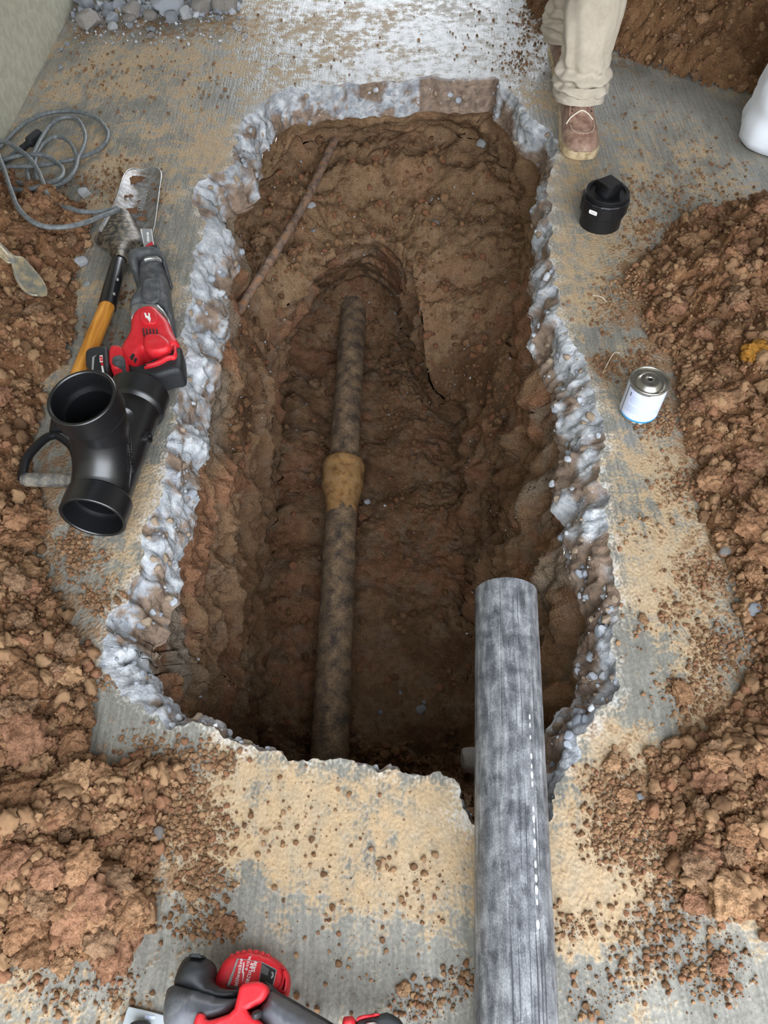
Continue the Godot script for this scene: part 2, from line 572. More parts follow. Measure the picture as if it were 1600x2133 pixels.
# black plastic pipe under a film of scratched pale dust, with lengthwise dark scrapes and a dotted print line
func make_pipe_skin() -> void:
	var w := 1024
	var h := 2048
	var big := bytes(noise(FastNoiseLite.TYPE_SIMPLEX, 0.009, 101, 5), w, h, false)
	var wn := noise(FastNoiseLite.TYPE_SIMPLEX, 0.035, 102, 4)
	wn.domain_warp_enabled = true
	wn.domain_warp_amplitude = 60.0
	wn.domain_warp_frequency = 0.012
	wn.frequency = 0.02
	var ga := wn.get_image(w / 2, h)
	ga.resize(w, h, Image.INTERPOLATE_CUBIC)
	ga.convert(Image.FORMAT_L8)
	var across := ga.get_data()
	wn.seed = 103
	var gl := wn.get_image(w, h / 4)
	gl.resize(w, h, Image.INTERPOLATE_CUBIC)
	gl.convert(Image.FORMAT_L8)
	var along := gl.get_data()
	var fine := bytes(noise(FastNoiseLite.TYPE_SIMPLEX, 0.12, 104, 3), w, h, false)
	var dark := srgb(52, 54, 59)
	var pale := srgb(176, 178, 180)
	var out := PackedByteArray()
	out.resize(w * h * 3)
	for k in w * h:
		var t := (big[k] * 0.55 + across[k] * 0.55 + along[k] * 0.70 + fine[k] * 0.50) / 255.0 - 0.72
		t = clampf(t * 0.72 + 0.16, 0.05, 1.0)
		var c := dark.lerp(pale, t)
		out[k * 3] = int(c.r * 255)
		out[k * 3 + 1] = int(c.g * 255)
		out[k * 3 + 2] = int(c.b * 255)
	var im := Image.create_from_data(w, h, false, Image.FORMAT_RGB8, out)
	var r := RandomNumberGenerator.new()
	r.seed = 77
	# scrapes that run along the pipe
	for s in [[0.285, 0.0, 1.0, 3], [0.335, 0.45, 1.0, 5], [0.352, 0.1, 1.0, 4], [0.215, 0.52, 0.74, 5], [0.262, 0.05, 0.55, 2], [0.195, 0.0, 0.3, 2], [0.315, 0.55, 0.82, 9], [0.30, 0.7, 1.0, 3], [0.24, 0.6, 1.0, 3]]:
		var x0: float = s[0] * w
		for j in range(int(s[1] * 0.72 * h), int(s[2] * 0.72 * h)):
			var x := int(x0 + 3.0 * sin(j * 0.004 + s[0] * 40.0))
			var wide: int = int(s[3] * (0.6 + 0.5 * sin(j * 0.02)))
			for i in range(x, x + wide + 1):
				im.set_pixel(clampi(i, 0, w - 1), j, im.get_pixel(clampi(i, 0, w - 1), j).lerp(srgb(50, 52, 58), 0.75))
	# fine lengthwise scratches
	for s in 150:
		var x := r.randi_range(0, w - 1)
		var y := r.randi_range(0, h - 300)
		var tone := srgb(60, 62, 67) if r.randf() < 0.6 else srgb(200, 201, 202)
		for k in r.randi_range(60, 420):
			var py := mini(y + k, h - 1)
			im.set_pixel(x, py, im.get_pixel(x, py).lerp(tone, 0.45))
	# scuffs
	for s in 260:
		var x := r.randi_range(0, w - 30)
		var y := r.randi_range(0, h - 30)
		var len := r.randi_range(6, 40)
		var sx := r.randf_range(-1, 1)
		var sy := r.randf_range(-0.6, 0.6)
		var tone := srgb(205, 206, 206) if r.randf() < 0.7 else srgb(52, 54, 58)
		for k in len:
			var px := clampi(int(x + sx * k), 0, w - 1)
			var py := clampi(int(y + sy * k), 0, h - 1)
			im.set_pixel(px, py, im.get_pixel(px, py).lerp(tone, 0.6))
	# the dotted line of print
	for s in 20:
		var cx := int(0.327 * w)
		var cy := int(h * (0.20 + 0.0125 * s)) + r.randi_range(-6, 6)
		var rx := r.randi_range(4, 8)
		for dy in range(-rx - 2, rx + 3):
			for dx in range(-rx, rx + 1):
				if dx * dx / float(rx * rx) + dy * dy / float((rx + 2) * (rx + 2)) <= 1.0 and s % 5 != 3:
					im.set_pixel(cx + dx, clampi(cy + dy, 0, h - 1), srgb(206, 207, 206))
	M.pipe_skin = mat(Color.WHITE, 0.42, 0.0, 0.5)
	M.pipe_skin.albedo_texture = ImageTexture.create_from_image(im)

# ---------------------------------------------------------------- the slab and the pit
const OUTLINE := [[470, 1540], [440, 1520], [400, 1510], [350, 1510], [310, 1490], [280, 1460], [250, 1430], [225, 1395], [213, 1350], [218, 1310], [240, 1272], [268, 1255], [278, 1220], [290, 1180], [300, 1130], [310, 1090], [335, 1050], [345, 1000], [340, 960], [350, 920], [365, 880], [370, 830], [375, 780], [385, 740], [380, 690], [390, 650], [400, 610], [398, 560], [415, 510], [420, 460], [405, 400], [440, 365], [480, 345], [490, 300], [495, 265], [520, 235], [560, 205], [600, 185], [650, 180], [700, 176], [750, 173], [800, 170], [850, 165], [900, 160], [960, 163], [1030, 160], [1050, 185], [1085, 215], [1115, 250], [1160, 290], [1155, 330], [1143, 370], [1142, 420], [1150, 470], [1148, 520], [1155, 560], [1158, 600], [1165, 640], [1170, 680], [1190, 715], [1220, 745], [1228, 780], [1235, 820], [1245, 855], [1260, 900], [1262, 930], [1245, 960], [1250, 1000], [1262, 1050], [1268, 1090], [1265, 1130], [1272, 1170], [1285, 1210], [1298, 1270], [1283, 1310], [1280, 1350], [1285, 1400], [1290, 1430], [1265, 1470], [1240, 1500], [1215, 1540], [1205, 1580], [1185, 1605], [1165, 1640], [1150, 1700], [1080, 1730], [1000, 1720], [975, 1690], [955, 1640], [930, 1612], [880, 1612], [830, 1606], [790, 1600], [740, 1590], [690, 1585], [640, 1576], [590, 1570], [540, 1560], [505, 1552]]
# how far the broken face leans into the pit, by place on the outline
const LEAN := [[0, 0.01], [4, 0.05], [8, 0.075], [11, 0.06], [16, 0.05], [19, 0.05], [22, 0.055], [25, 0.08], [29, 0.085], [31, 0.07], [34, 0.06], [37, 0.02], [40, 0.012], [45, 0.015], [48, 0.03], [52, 0.025], [56, 0.055], [60, 0.065], [65, 0.085], [69, 0.07], [73, 0.04], [77, 0.055], [80, 0.06], [83, 0.03], [86, 0.02], [90, 0.0], [95, 0.0]]
# foot of the upper wall: place on the outline, x, z, y
const FOOT := [[0, -0.34, -0.46, -0.30], [5, -0.44, -0.58, -0.28], [9, -0.455, -0.75, -0.28], [13, -0.43, -0.92, -0.28], [17, -0.42, -1.10, -0.28], [22, -0.43, -1.42, -0.28], [26, -0.44, -1.75, -0.28], [29, -0.47, -2.05, -0.28], [31, -0.50, -2.25, -0.28], [34, -0.47, -2.55, -0.28], [37, -0.36, -2.82, -0.27], [41, 0.0, -2.90, -0.27], [45, 0.30, -2.88, -0.27], [47, 0.42, -2.75, -0.28], [49, 0.50, -2.45, -0.30], [52, 0.46, -2.10, -0.34], [56, 0.42, -1.75, -0.36], [60, 0.40, -1.42, -0.32], [64, 0.39, -1.15, -0.30], [70, 0.385, -0.85, -0.30], [77, 0.37, -0.54, -0.30], [81, 0.31, -0.44, -0.30], [85, 0.20, -0.36, -0.30], [90, 0.05, -0.41, -0.30], [95, -0.12, -0.43, -0.30]]
# lip of the deep trench
const LIP := [[0, -0.34, -0.47, -0.45], [5, -0.43, -0.58, -0.45], [10, -0.42, -0.82, -0.45], [14, -0.41, -1.05, -0.45], [19, -0.405, -1.40, -0.45], [24, -0.405, -1.72, -0.48], [28, -0.39, -1.98, -0.52], [30, -0.35, -2.08, -0.46], [32, -0.27, -2.15, -0.40], [35, -0.185, -2.26, -0.37], [38, -0.10, -2.34, -0.375], [41, -0.02, -2.37, -0.385], [44, 0.07, -2.29, -0.39], [47, 0.105, -2.16, -0.42], [50, 0.125, -2.06, -0.54], [53, 0.16, -1.98, -0.68], [56, 0.24, -1.92, -0.72], [58, 0.33, -1.75, -0.58], [61, 0.365, -1.42, -0.45], [65, 0.36, -1.15, -0.45], [70, 0.36, -0.85, -0.45], [77, 0.355, -0.56, -0.45], [82, 0.28, -0.45, -0.45], [86, 0.16, -0.42, -0.45], [91, 0.02, -0.43, -0.45], [95, -0.14, -0.44, -0.45]]
const BELLY := [[0, -0.35, -0.48, -0.68], [5, -0.42, -0.58, -0.68], [10, -0.40, -0.82, -0.68], [15, -0.40, -1.12, -0.68], [20, -0.405, -1.48, -0.68], [25, -0.41, -1.85, -0.68], [29, -0.40, -2.15, -0.68], [32, -0.33, -2.35, -0.66], [35, -0.26, -2.46, -0.64], [40, -0.07, -2.54, -0.64], [44, 0.06, -2.45, -0.64], [47, 0.125, -2.28, -0.66], [51, 0.145, -2.10, -0.74], [55, 0.20, -1.97, -0.83], [57, 0.28, -1.90, -0.84], [60, 0.305, -1.62, -0.72], [64, 0.31, -1.36, -0.68], [69, 0.325, -1.0, -0.68], [77, 0.33, -0.58, -0.68], [83, 0.2, -0.47, -0.68], [90, 0.0, -0.46, -0.68], [96, -0.25, -0.47, -0.68]]
const FLOOR := [[0, -0.36, -0.49, -0.93], [5, -0.40, -0.58, -0.93], [10, -0.39, -0.80, -0.93], [14, -0.397, -1.13, -0.93], [19, -0.406, -1.50, -0.93], [25, -0.425, -1.95, -0.93], [28, -0.417, -2.20, -0.92], [31, -0.398, -2.48, -0.90], [35, -0.30, -2.66, -0.87], [40, -0.10, -2.72, -0.86], [44, 0.05, -2.64, -0.88], [47, 0.14, -2.40, -0.90], [51, 0.16, -2.15, -0.92], [55, 0.215, -2.0, -0.92], [57, 0.285, -1.95, -0.92], [60, 0.275, -1.72, -0.92], [64, 0.267, -1.50, -0.92], [68, 0.295, -1.35, -0.93], [73, 0.31, -1.0, -0.93], [78, 0.30, -0.62, -0.93], [84, 0.15, -0.50, -0.93], [90, 0.0, -0.49, -0.93], [96, -0.25, -0.49, -0.93]]

# periodic reading of a table of [place, values...]
func read_table(tab: Array, s: float, width: int) -> Array:
	var n := tab.size()
	var total := float(OUTLINE.size())
	var i := n - 1
	for k in n:
		if tab[k][0] > s:
			i = k - 1
			break
	if i < 0: i = n - 1
	var a: Array = tab[i]
	var b: Array = tab[(i + 1) % n]
	var sa: float = a[0]
	var sb: float = b[0]
	if sb <= sa: sb += total
	var ss := s
	if ss < sa: ss += total
	var t := (ss - sa) / (sb - sa)
	var pre: Array = tab[(i + n - 1) % n]
	var post: Array = tab[(i + 2) % n]
	var out := []
	for k in width:
		var v := cubic_interpolate(a[k + 1], b[k + 1], pre[k + 1], post[k + 1], t)
		out.append(lerpf(v, lerpf(a[k + 1], b[k + 1], t), 0.4))
	return out

func build_pit() -> void:
	var NS := 1000
	var no := OUTLINE.size()
	var pts := PackedVector3Array()
	for q in OUTLINE:
		pts.append(at(q[0], q[1]))
	var layers := [PackedVector3Array(), PackedVector3Array(), PackedVector3Array(), PackedVector3Array(), PackedVector3Array(), PackedVector3Array(), PackedVector3Array()]
	var inward := PackedVector3Array()
	var places := PackedFloat32Array()
	for k in NS:
		var s := float(no) * k / NS
		places.append(s)
		var i := int(s)
		var f := s - i
		var a := pts[(i + no - 1) % no]
		var b := pts[i % no]
		var c := pts[(i + 1) % no]
		var d := pts[(i + 2) % no]
		var p := b.cubic_interpolate(c, a, d, f)
		var t := (d - a + (c - b)).normalized()
		var inn := Vector3(-t.z, 0, t.x)
		if inn.dot(Vector3(0, 0, clampf(p.z, -2.2, -0.9)) - Vector3(p.x, 0, p.z)) < 0:
			inn = -inn
		# chipped edge
		var j := 0.018 * nz.get_noise_3d(p.x * 26.0, 0, p.z * 26.0) + 0.006 * nz2.get_noise_3d(p.x * 45.0, 0, p.z * 45.0)
		p += inn * j
		inward.append(inn)
		layers[0].append(p)
		var w: float = read_table(LEAN, s, 1)[0]
		layers[1].append(p + inn * w * 0.45 + Vector3(0, -0.035, 0))
		layers[2].append(p + inn * w + Vector3(0, -0.115 - 0.012 * nz.get_noise_3d(p.x * 15.0, 3, p.z * 15.0), 0))
		var tables := [FOOT, LIP, BELLY, FLOOR]
		for q in 4:
			var r := read_table(tables[q], s, 3)
			layers[3 + q].append(Vector3(r[0], r[2], r[1]))
	rim = layers[0]
	# --- the broken face of the slab
	var face := MB.new()
	var rows := []
	var cols := []
	var FR := 22
	var grey := [lin(188, 190, 192), lin(226, 226, 226), lin(160, 162, 166)]
	var dirt := lin(150, 120, 92)
	for r in FR + 1:
		var t := float(r) / FR
		var row := PackedVector3Array()
		var crow := PackedColorArray()
		for k in NS:
			var p: Vector3 = layers[0][k].lerp(layers[1][k], t / 0.35) if t < 0.35 else layers[1][k].lerp(layers[2][k], (t - 0.35) / 0.65)
			if r > 0:
				var fade := minf(1.0, t * 4.0) * (1.0 - smoothstep(0.8, 1.0, t))
				var l := clampf(-cell.get_noise_3d(p.x * 21.0, p.y * 21.0, p.z * 21.0), 0.0, 1.0)
				var l2 := clampf(-cell2.get_noise_3d(p.x * 52.0, p.y * 52.0, p.z * 52.0), 0.0, 1.0)
				var out := (l - 0.5) * 0.020 + (l2 - 0.4) * 0.009 + 0.034 * nz.get_noise_3d(p.x * 12.0, p.y * 12.0, p.z * 12.0) + 0.010 * nz2.get_noise_3d(p.x * 22.0, p.y * 22.0, p.z * 22.0)
				p += (inward[k] * 0.7 + Vector3(0, 0.7, 0)) * out * fade
				p.y = minf(p.y, -0.0015)
			row.append(p)
			var n1 := nz.get_noise_3d(p.x * 12.0 + 50.0, p.y * 12.0, p.z * 12.0)
			var n2 := nz2.get_noise_3d(p.x * 30.0, p.y * 30.0 + 9.0, p.z * 30.0)
			var c: Color = grey[0].lerp(grey[1], clampf(0.5 + n2 * 1.2, 0.0, 1.0)).lerp(grey[2], clampf(n1 * 1.5, 0.0, 0.8))
			var s := places[k]
			var soiled := smoothstep(0.02, 0.30, n1 * 0.75 + n2 * 0.45 + t * t * 0.30 - 0.08)
			if s > 46.0 and s < 84.0: soiled = maxf(soiled, smoothstep(-0.1, 0.2, n1 + t * 0.35 - 0.1))
			if s > 42.5 and s < 45.5:   # a pad of soil stuck on the far edge
				soiled = 1.0 if r > 1 else 0.5
			if s > 90.0 or s < 3.0: soiled = maxf(soiled, 0.4)
			crow.append(c.lerp(dirt, soiled * 0.85))
			if r > 1 and r < FR - 1 and rng.randf() < 0.03:
				face_spots.append(p)
		rows.append(row)
		cols.append(crow)
	face.grid(rows, true, cols)
	# --- the top of the slab
	var top := MB.new()
	top.use_uv = true
	var mid := Vector3(0, 0, -1.5)
	var plan := PackedVector2Array()
	for p in layers[0]: plan.append(Vector2(p.x, p.z))
	var hole := plan.duplicate()
	for e in 28:
		for f in 36:
			var q := Vector2(-1.3 + 4.7 * e / 27.0, -8.5 + 12.0 * f / 35.0)
			if Geometry2D.is_point_in_polygon(q, hole): continue
			var clear := true
			for k in range(0, NS, 12):
				if hole[k].distance_squared_to(q) < 0.0036: clear = false
			if clear: plan.append(q)
	for q in plan:
		top.vert(Vector3(q.x, 0, q.y), Color.WHITE, Vector2((q.x + 1.35) / 2.9, (q.y + 3.5) / 3.65))
		top.uv2.append(q * 3.7)
	var tri := Geometry2D.triangulate_delaunay(plan)
	for i in range(0, tri.size(), 3):
		var a := plan[tri[i]]
		var b := plan[tri[i + 1]]
		var c := plan[tri[i + 2]]
		if Geometry2D.is_point_in_polygon((a + b + c) / 3.0, hole): continue
		if (b - a).cross(c - a) > 0: top.tri(tri[i], tri[i + 1], tri[i + 2])
		else: top.tri(tri[i], tri[i + 2], tri[i + 1])
	var fl := thing("floor", "weathered grey concrete floor slab smeared with tan soil, broken open in the middle", "floor")
	fl.set_meta("kind", "structure")
	var tp := obj("slab_surface", top.mesh(), M.slab, fl)
	var fc := obj("broken_edge", face.mesh(), M.rock_v, fl)
	fc.set_meta("label", "rough pale broken edge of the concrete slab around the pit")
	# --- soil
	var soil := MB.new()
	rows = []
	cols = []
	var brown := lin(150, 123, 98)
	var redd := lin(156, 118, 94)
	var greyb := lin(146, 126, 108)
	var dark := lin(116, 88, 66)
	var counts := [20, 40, 30, 28, 44]
	for seg in 5:
		var cnt: int = counts[seg]
		for r in cnt + (1 if seg == 4 else 0):
			var t := float(r) / cnt
			var row := PackedVector3Array()
			var crow := PackedColorArray()
			for k in NS:
				var a: Vector3 = layers[2 + seg][k] if seg < 5 else Vector3.ZERO
				var b: Vector3
				if seg < 4: b = layers[3 + seg][k]
				else: b = Vector3(-0.03, -0.95, clampf(a.z, -2.45, -0.75))
				if seg == 0: a += inward[k] * -0.004 + Vector3(0, 0.006, 0)
				var p := a.lerp(b, t)
				if seg == 1:
					# wall rounds into the bench
					p.y = lerpf(a.y, b.y, t * t * 0.5 + t * 0.5)
				var far := p.z < -2.0
				var flatness := 1.0 if seg == 4 or (seg == 1 and a.distance_to(b) > 0.25) else 0.0
				var big := nz.get_noise_3d(p.x * 9.0, p.y * 5.0 + 7.0, p.z * 9.0)
				var midn := nz2.get_noise_3d(p.x * 14.0, p.y * 10.0, p.z * 14.0)
				var l1 := clampf(-cell.get_noise_3d(p.x * 16.0, p.y * 16.0, p.z * 16.0), 0.0, 1.0)
				var l2 := clampf(-cell2.get_noise_3d(p.x * 45.0, p.y * 45.0, p.z * 45.0), 0.0, 1.0)
				var l3 := clampf(-cell3.get_noise_3d(p.x * 95.0, p.y * 95.0, p.z * 95.0), 0.0, 1.0)
				var patch := smoothstep(-0.25, 0.25, nz.get_noise_3d(p.x * 7.0 + 31.0, p.y * 7.0, p.z * 7.0))
				var amp := 1.0 if seg < 4 else 1.0 - t * 0.3
				if seg == 0: amp = minf(1.0, t * 2.0 + 0.15)
				# slanting gouges of the shovel in the walls
				var gouge := nz.get_noise_3d((p.z * 0.8 + p.y * 0.55) * 16.0, p.x * 3.0, (p.y - p.z * 0.3) * 3.0)
				var out := big * 0.045 + midn * 0.028 + gouge * 0.055 * (1.0 - flatness) + ((l1 - 0.5) * 0.018 + (l2 - 0.4) * 0.014) * patch + (l3 - 0.4) * 0.006
				p += inward[k] * out * amp * (1.0 - flatness) * 1.0
				p.y += amp * flatness * (big * 0.05 + (l1 - 0.5) * 0.035 * patch + (l2 - 0.4) * 0.02 * (0.25 + patch) + (l3 - 0.4) * 0.008)
				if flatness < 0.5: p.y += amp * 0.012 * midn
				if seg == 4:
					p.y = minf(p.y, -0.88)
					# soil slumped over the far end of the iron pipe
					p.y += 0.15 * exp(-pow((p.z + 2.72 - 0.35 * minf(0.0, p.x + 0.16)) / 0.13, 2.0)) * (1.0 - 0.25 * midn)
				row.append(p)
				var cn := nz.get_noise_3d(p.x * 6.0 + 90.0, p.y * 6.0, p.z * 6.0)
				var cn2 := nz2.get_noise_3d(p.x * 10.0, p.y * 10.0 + 60.0, p.z * 10.0)
				var c := brown.lerp(redd, smoothstep(0.05, 0.35, cn)).lerp(greyb, smoothstep(0.1, 0.4, cn2) * 0.8).lerp(dark, smoothstep(0.1, 0.45, -cn) * 0.7)
				if far and seg < 2: c = c.lerp(lin(166, 140, 112), 0.6)
				# cement slurry that ran down the near corners of the walls
				if seg == 0 or seg == 1:
					var run := smoothstep(0.0, 0.3, nz.get_noise_3d(p.x * 14.0, p.y * 4.0 + 20.0, p.z * 14.0) + 0.08)
					var s2 := places[k]
					var where := 0.0
					if s2 > 3 and s2 < 14: where = 0.85
					elif s2 > 74 and s2 < 84: where = 0.9
					elif s2 > 20 and s2 < 31: where = 0.6
					elif s2 > 60 and s2 < 74: where = 0.55
					if seg == 1: where *= 0.35 * (1.0 - t)
					c = c.lerp(lin(156, 150, 140), run * where)
				crow.append(c)
				if seg == 4 and t < 0.9 and rng.randf() < 0.06: trench_spots.append(p)
				elif seg == 1 and flatness > 0.5 and rng.randf() < 0.12: trench_spots.append(p)
				elif seg > 0 and seg < 4 and rng.randf() < 0.01: wall_spots.append(p)
			rows.append(row)
			cols.append(crow)
	soil.grid(rows, true, cols)
	var pit := obj("ground", soil.mesh(), M.soil)
	tag(pit, "brown clay walls, bench and floor of the dug trench under the slab", "ground", "", "structure")

func spread(img: Image, w: int, h: int) -> PackedByteArray:
	img.resize(w, h, Image.INTERPOLATE_CUBIC)
	return img.get_data()

# colour, relief and gloss of the slab: grey trowelled concrete, smeared with dry tan and brown soil where the photograph shows it
func make_slab_material() -> void:
	var W := 2000
	var H := 2040
	var cw := 144
	var ch := 168
	var bias := Image.create(cw, ch, false, Image.FORMAT_L8)
	var brown := Image.create(cw, ch, false, Image.FORMAT_L8)
	var dust := Image.create(cw, ch, false, Image.FORMAT_L8)
	# smears: u, v, radius in metres across and along, strength
	var smears := [[650, 1720, 0.3, 0.10, 0.5], [450, 1680, 0.12, 0.12, 0.35], [850, 1760, 0.14, 0.10, 0.45], [700, 1850, 0.25, 0.06, 0.15], [650, 1980, 0.3, 0.1, -0.35], [850, 2080, 0.12, 0.12, 0.1], [1350, 1380, 0.10, 0.3, 0.1], [1430, 1250, 0.1, 0.15, 0.4], [1250, 1780, 0.14, 0.12, 0.5], [1330, 1620, 0.14, 0.08, 0.4], [1230, 1900, 0.10, 0.12, 0.25], [1450, 1980, 0.15, 0.15, -0.2], [1310, 1000, 0.09, 0.25, 0.15], [1350, 1450, 0.06, 0.1, -0.35], [1400, 1000, 0.08, 0.2, 0.35], [1220, 560, 0.12, 0.25, 0.25], [1280, 620, 0.12, 0.1, 0.35], [1250, 350, 0.15, 0.12, 0.12], [1450, 320, 0.28, 0.15, 0.18], [1350, 220, 0.25, 0.15, -0.35], [1550, 280, 0.15, 0.2, -0.35], [1330, 480, 0.1, 0.1, 0.2], [280, 160, 0.22, 0.2, 0.38], [400, 300, 0.14, 0.15, 0.28], [230, 360, 0.14, 0.2, 0.42], [330, 250, 0.1, 0.12, -0.12], [440, 240, 0.12, 0.15, 0.05], [450, 350, 0.08, 0.12, 0.35], [330, 430, 0.1, 0.15, 0.05], [520, 130, 0.3, 0.08, 0.32], [650, 60, 0.5, 0.12, 0.15], [450, 60, 0.2, 0.1, 0.3], [950, 80, 0.3, 0.3, -0.2], [870, 30, 0.4, 0.1, 0.1], [1130, 210, 0.06, 0.1, 0.4], [300, 1100, 0.06, 0.15, 0.3], [220, 1180, 0.1, 0.12, 0.15], [280, 1400, 0.06, 0.15, -0.2], [310, 1560, 0.1, 0.06, -0.35], [330, 1330, 0.1, 0.2, 0.0], [250, 1030, 0.06, 0.1, 0.25], [210, 600, 0.12, 0.3, 0.05], [340, 600, 0.05, 0.2, 0.15], [500, 1640, 0.1, 0.06, 0.15], [400, 1900, 0.12, 0.12, -0.1], [1500, 1700, 0.2, 0.2, 0.35], [1560, 2100, 0.2, 0.15, -0.3]]
	var stains := [[1260, 760, 0.045, 0.06, 0.75], [1310, 420, 0.10, 0.06, 0.2], [1360, 600, 0.12, 0.25, 0.55], [1290, 660, 0.08, 0.06, 0.45], [1420, 820, 0.08, 0.3, 0.6], [1500, 1250, 0.09, 0.3, 0.45], [1480, 1600, 0.2, 0.12, 0.5], [130, 380, 0.25, 0.1, 0.5], [110, 1000, 0.08, 0.3, 0.6], [150, 1300, 0.09, 0.2, 0.6], [300, 1640, 0.12, 0.08, 0.6], [340, 1850, 0.06, 0.16, 0.4], [250, 45, 0.5, 0.10, 0.5], [350, 70, 0.35, 0.05, 0.35], [90, 170, 0.1, 0.3, 0.2], [1120, 40, 0.12, 0.25, 0.45], [1420, 130, 0.5, 0.12, 0.5], [1330, 1660, 0.2, 0.06, 0.3], [590, 190, 0.2, 0.05, 0.1]]
	var q := [smears, stains]
	for which in 2:
		var img: Image = [bias, brown][which]
		var cl := []
		for s in q[which]:
			var p := at(s[0], s[1])
			cl.append([p.x, p.z, s[2], s[3], s[4]])
		for j in ch:
			var z := -3.5 + 3.65 * (j + 0.5) / ch
			for i in cw:
				var x := -1.35 + 2.9 * (i + 0.5) / cw
				var v := 0.45 if which == 0 else 0.0
				for s in cl:
					var dx: float = (x - s[0]) / s[2]
					var dz: float = (z - s[1]) / s[3]
					var d := dx * dx + dz * dz
					if d < 6.0: v += s[4] * exp(-d)
				img.set_pixel(i, j, Color(v, v, v))
	# cement dust along the break
	for j in ch:
		var z := -3.5 + 3.65 * (j + 0.5) / ch
		for i in cw:
			var x := -1.35 + 2.9 * (i + 0.5) / cw
			var v := 0.0
			if absf(x) < 0.75 and z > -2.95 and z < -0.2:
				var best := 9.0
				for k in range(0, rim.size(), 8):
					var dx := rim[k].x - x
					var dz := rim[k].z - z
					best = minf(best, dx * dx + dz * dz)
				v = 0.62 * exp(-sqrt(best) / 0.022)
			if z < -2.55 and x > -0.1 and x < 0.75:
				v = maxf(v, 0.5 * smoothstep(-2.55, -2.9, z) * smoothstep(-0.1, 0.35, x) * smoothstep(0.75, 0.6, x))
			dust.set_pixel(i, j, Color(v, v, v))
	var bi := spread(bias, W, H)
	var br := spread(brown, W, H)
	var du := spread(dust, W, H)
	var n1 := bytes(noise(FastNoiseLite.TYPE_SIMPLEX, 0.0065, 201, 6), W, H, false)
	var n2 := bytes(noise(FastNoiseLite.TYPE_SIMPLEX, 0.030, 202, 5), W, H, false)
	var n3 := bytes(noise(FastNoiseLite.TYPE_SIMPLEX, 0.17, 203, 3), W, H, false)
	var st := noise(FastNoiseLite.TYPE_SIMPLEX, 0.14, 204, 3).get_image(W, H / 16)
	st.convert(Image.FORMAT_L8)
	st.resize(W, H, Image.INTERPOLATE_CUBIC)
	var stb := st.get_data()
	var sx := noise(FastNoiseLite.TYPE_SIMPLEX, 0.10, 206, 3).get_image(W / 10, H)
	sx.convert(Image.FORMAT_L8)
	sx.resize(W, H, Image.INTERPOLATE_CUBIC)
	var sxb := sx.get_data()
	var col := PackedByteArray()
	col.resize(W * H * 3)
	var hgt := PackedByteArray()
	hgt.resize(W * H)
	var rgh := PackedByteArray()
	rgh.resize(W * H)
	for i in W * H:
		var a := n1[i] * 0.00392
		var b := n2[i] * 0.00392
		var c := n3[i] * 0.00392
		var s := stb[i] * 0.00392
		var x := sxb[i] * 0.00392
		var tan_ := clampf((bi[i] * 0.00392 + (a - 0.5) * 0.85 + (b - 0.5) * 0.75 + (s - 0.5) * 0.25 + (x - 0.5) * 0.35 + (c - 0.5) * 0.65 - 0.42) * 2.6, 0.0, 1.0)
		var bro := clampf((br[i] * 0.00392 + (b - 0.5) * 0.9 + (a - 0.5) * 0.3 + (c - 0.5) * 0.5 - 0.34) * 3.0, 0.0, 1.0)
		var dus := clampf((du[i] * 0.00392 * 1.3 + (c - 0.5) * 0.7 + (b - 0.5) * 0.6 + (a - 0.5) * 0.6 - 0.36) * 2.4, 0.0, 1.0)
		var tone := 0.84 + 0.22 * (a - 0.5) + 0.20 * (s - 0.5) + 0.16 * (c - 0.5) + 0.12
		var r := 0.59 * tone
		var g := 0.58 * tone
		var bl := 0.548 * tone
		var k := tan_ * (0.55 + 0.4 * b)
		r += (0.775 - r) * k
		g += (0.655 - g) * k
		bl += (0.50 - bl) * k
		var k2 := dus * 0.8
		r += (0.84 - r) * k2
		g += (0.84 - g) * k2
		bl += (0.84 - bl) * k2
		k = bro * 0.85
		r += (0.55 - r) * k
		g += (0.43 - g) * k
		bl += (0.32 - bl) * k
		col[i * 3] = clampi(int(r * 255.0), 0, 255)
		col[i * 3 + 1] = clampi(int(g * 255.0), 0, 255)
		col[i * 3 + 2] = clampi(int(bl * 255.0), 0, 255)
		hgt[i] = clampi(int(70.0 + 45.0 * (s - 0.5) + 40.0 * c + 70.0 * tan_ * c + 120.0 * bro * c), 0, 255)
		rgh[i] = clampi(int(255.0 * (0.42 + 0.34 * tan_ + 0.4 * bro + 0.1 * dus + 0.12 * (b - 0.5))), 0, 255)
	var m := mat(Color.WHITE, 1.0, 0.0, 0.5)
	m.albedo_texture = tex_rgb(W, H, col)
	m.roughness_texture = tex_l(W, H, rgh)
	m.heightmap_enabled = true
	m.heightmap_texture = tex_l(W, H, hgt)
	m.heightmap_scale = 0.3
	m.detail_enabled = true
	m.detail_blend_mode = BaseMaterial3D.BLEND_MODE_MUL
	m.detail_uv_layer = BaseMaterial3D.DETAIL_UV_2
	m.detail_albedo = mottled(512, 207, 0.02, [srgb(206, 204, 200), srgb(244, 243, 240), srgb(255, 255, 255)], Color(0.72, 0.66, 0.58, 0.5), 0.02, 2.0, 2)
	M.slab = m

# ---------------------------------------------------------------- heaps of dug soil
func heap_at(h: Dictionary, x: float, z: float) -> float:
	var p := Vector2(x, z)
	if not h.box.has_point(p): return -1.0
	if not Geometry2D.is_point_in_polygon(p, h.poly): return -1.0
	var best := 9.0
	var poly: PackedVector2Array = h.poly
	for i in h.open:
		var c := Geometry2D.get_closest_point_to_segment(p, poly[i], poly[i + 1])
		best = minf(best, p.distance_squared_to(c))
	var d := sqrt(best)
	return h.high * (1.0 - exp(-d / h.wide)) + h.slope * d

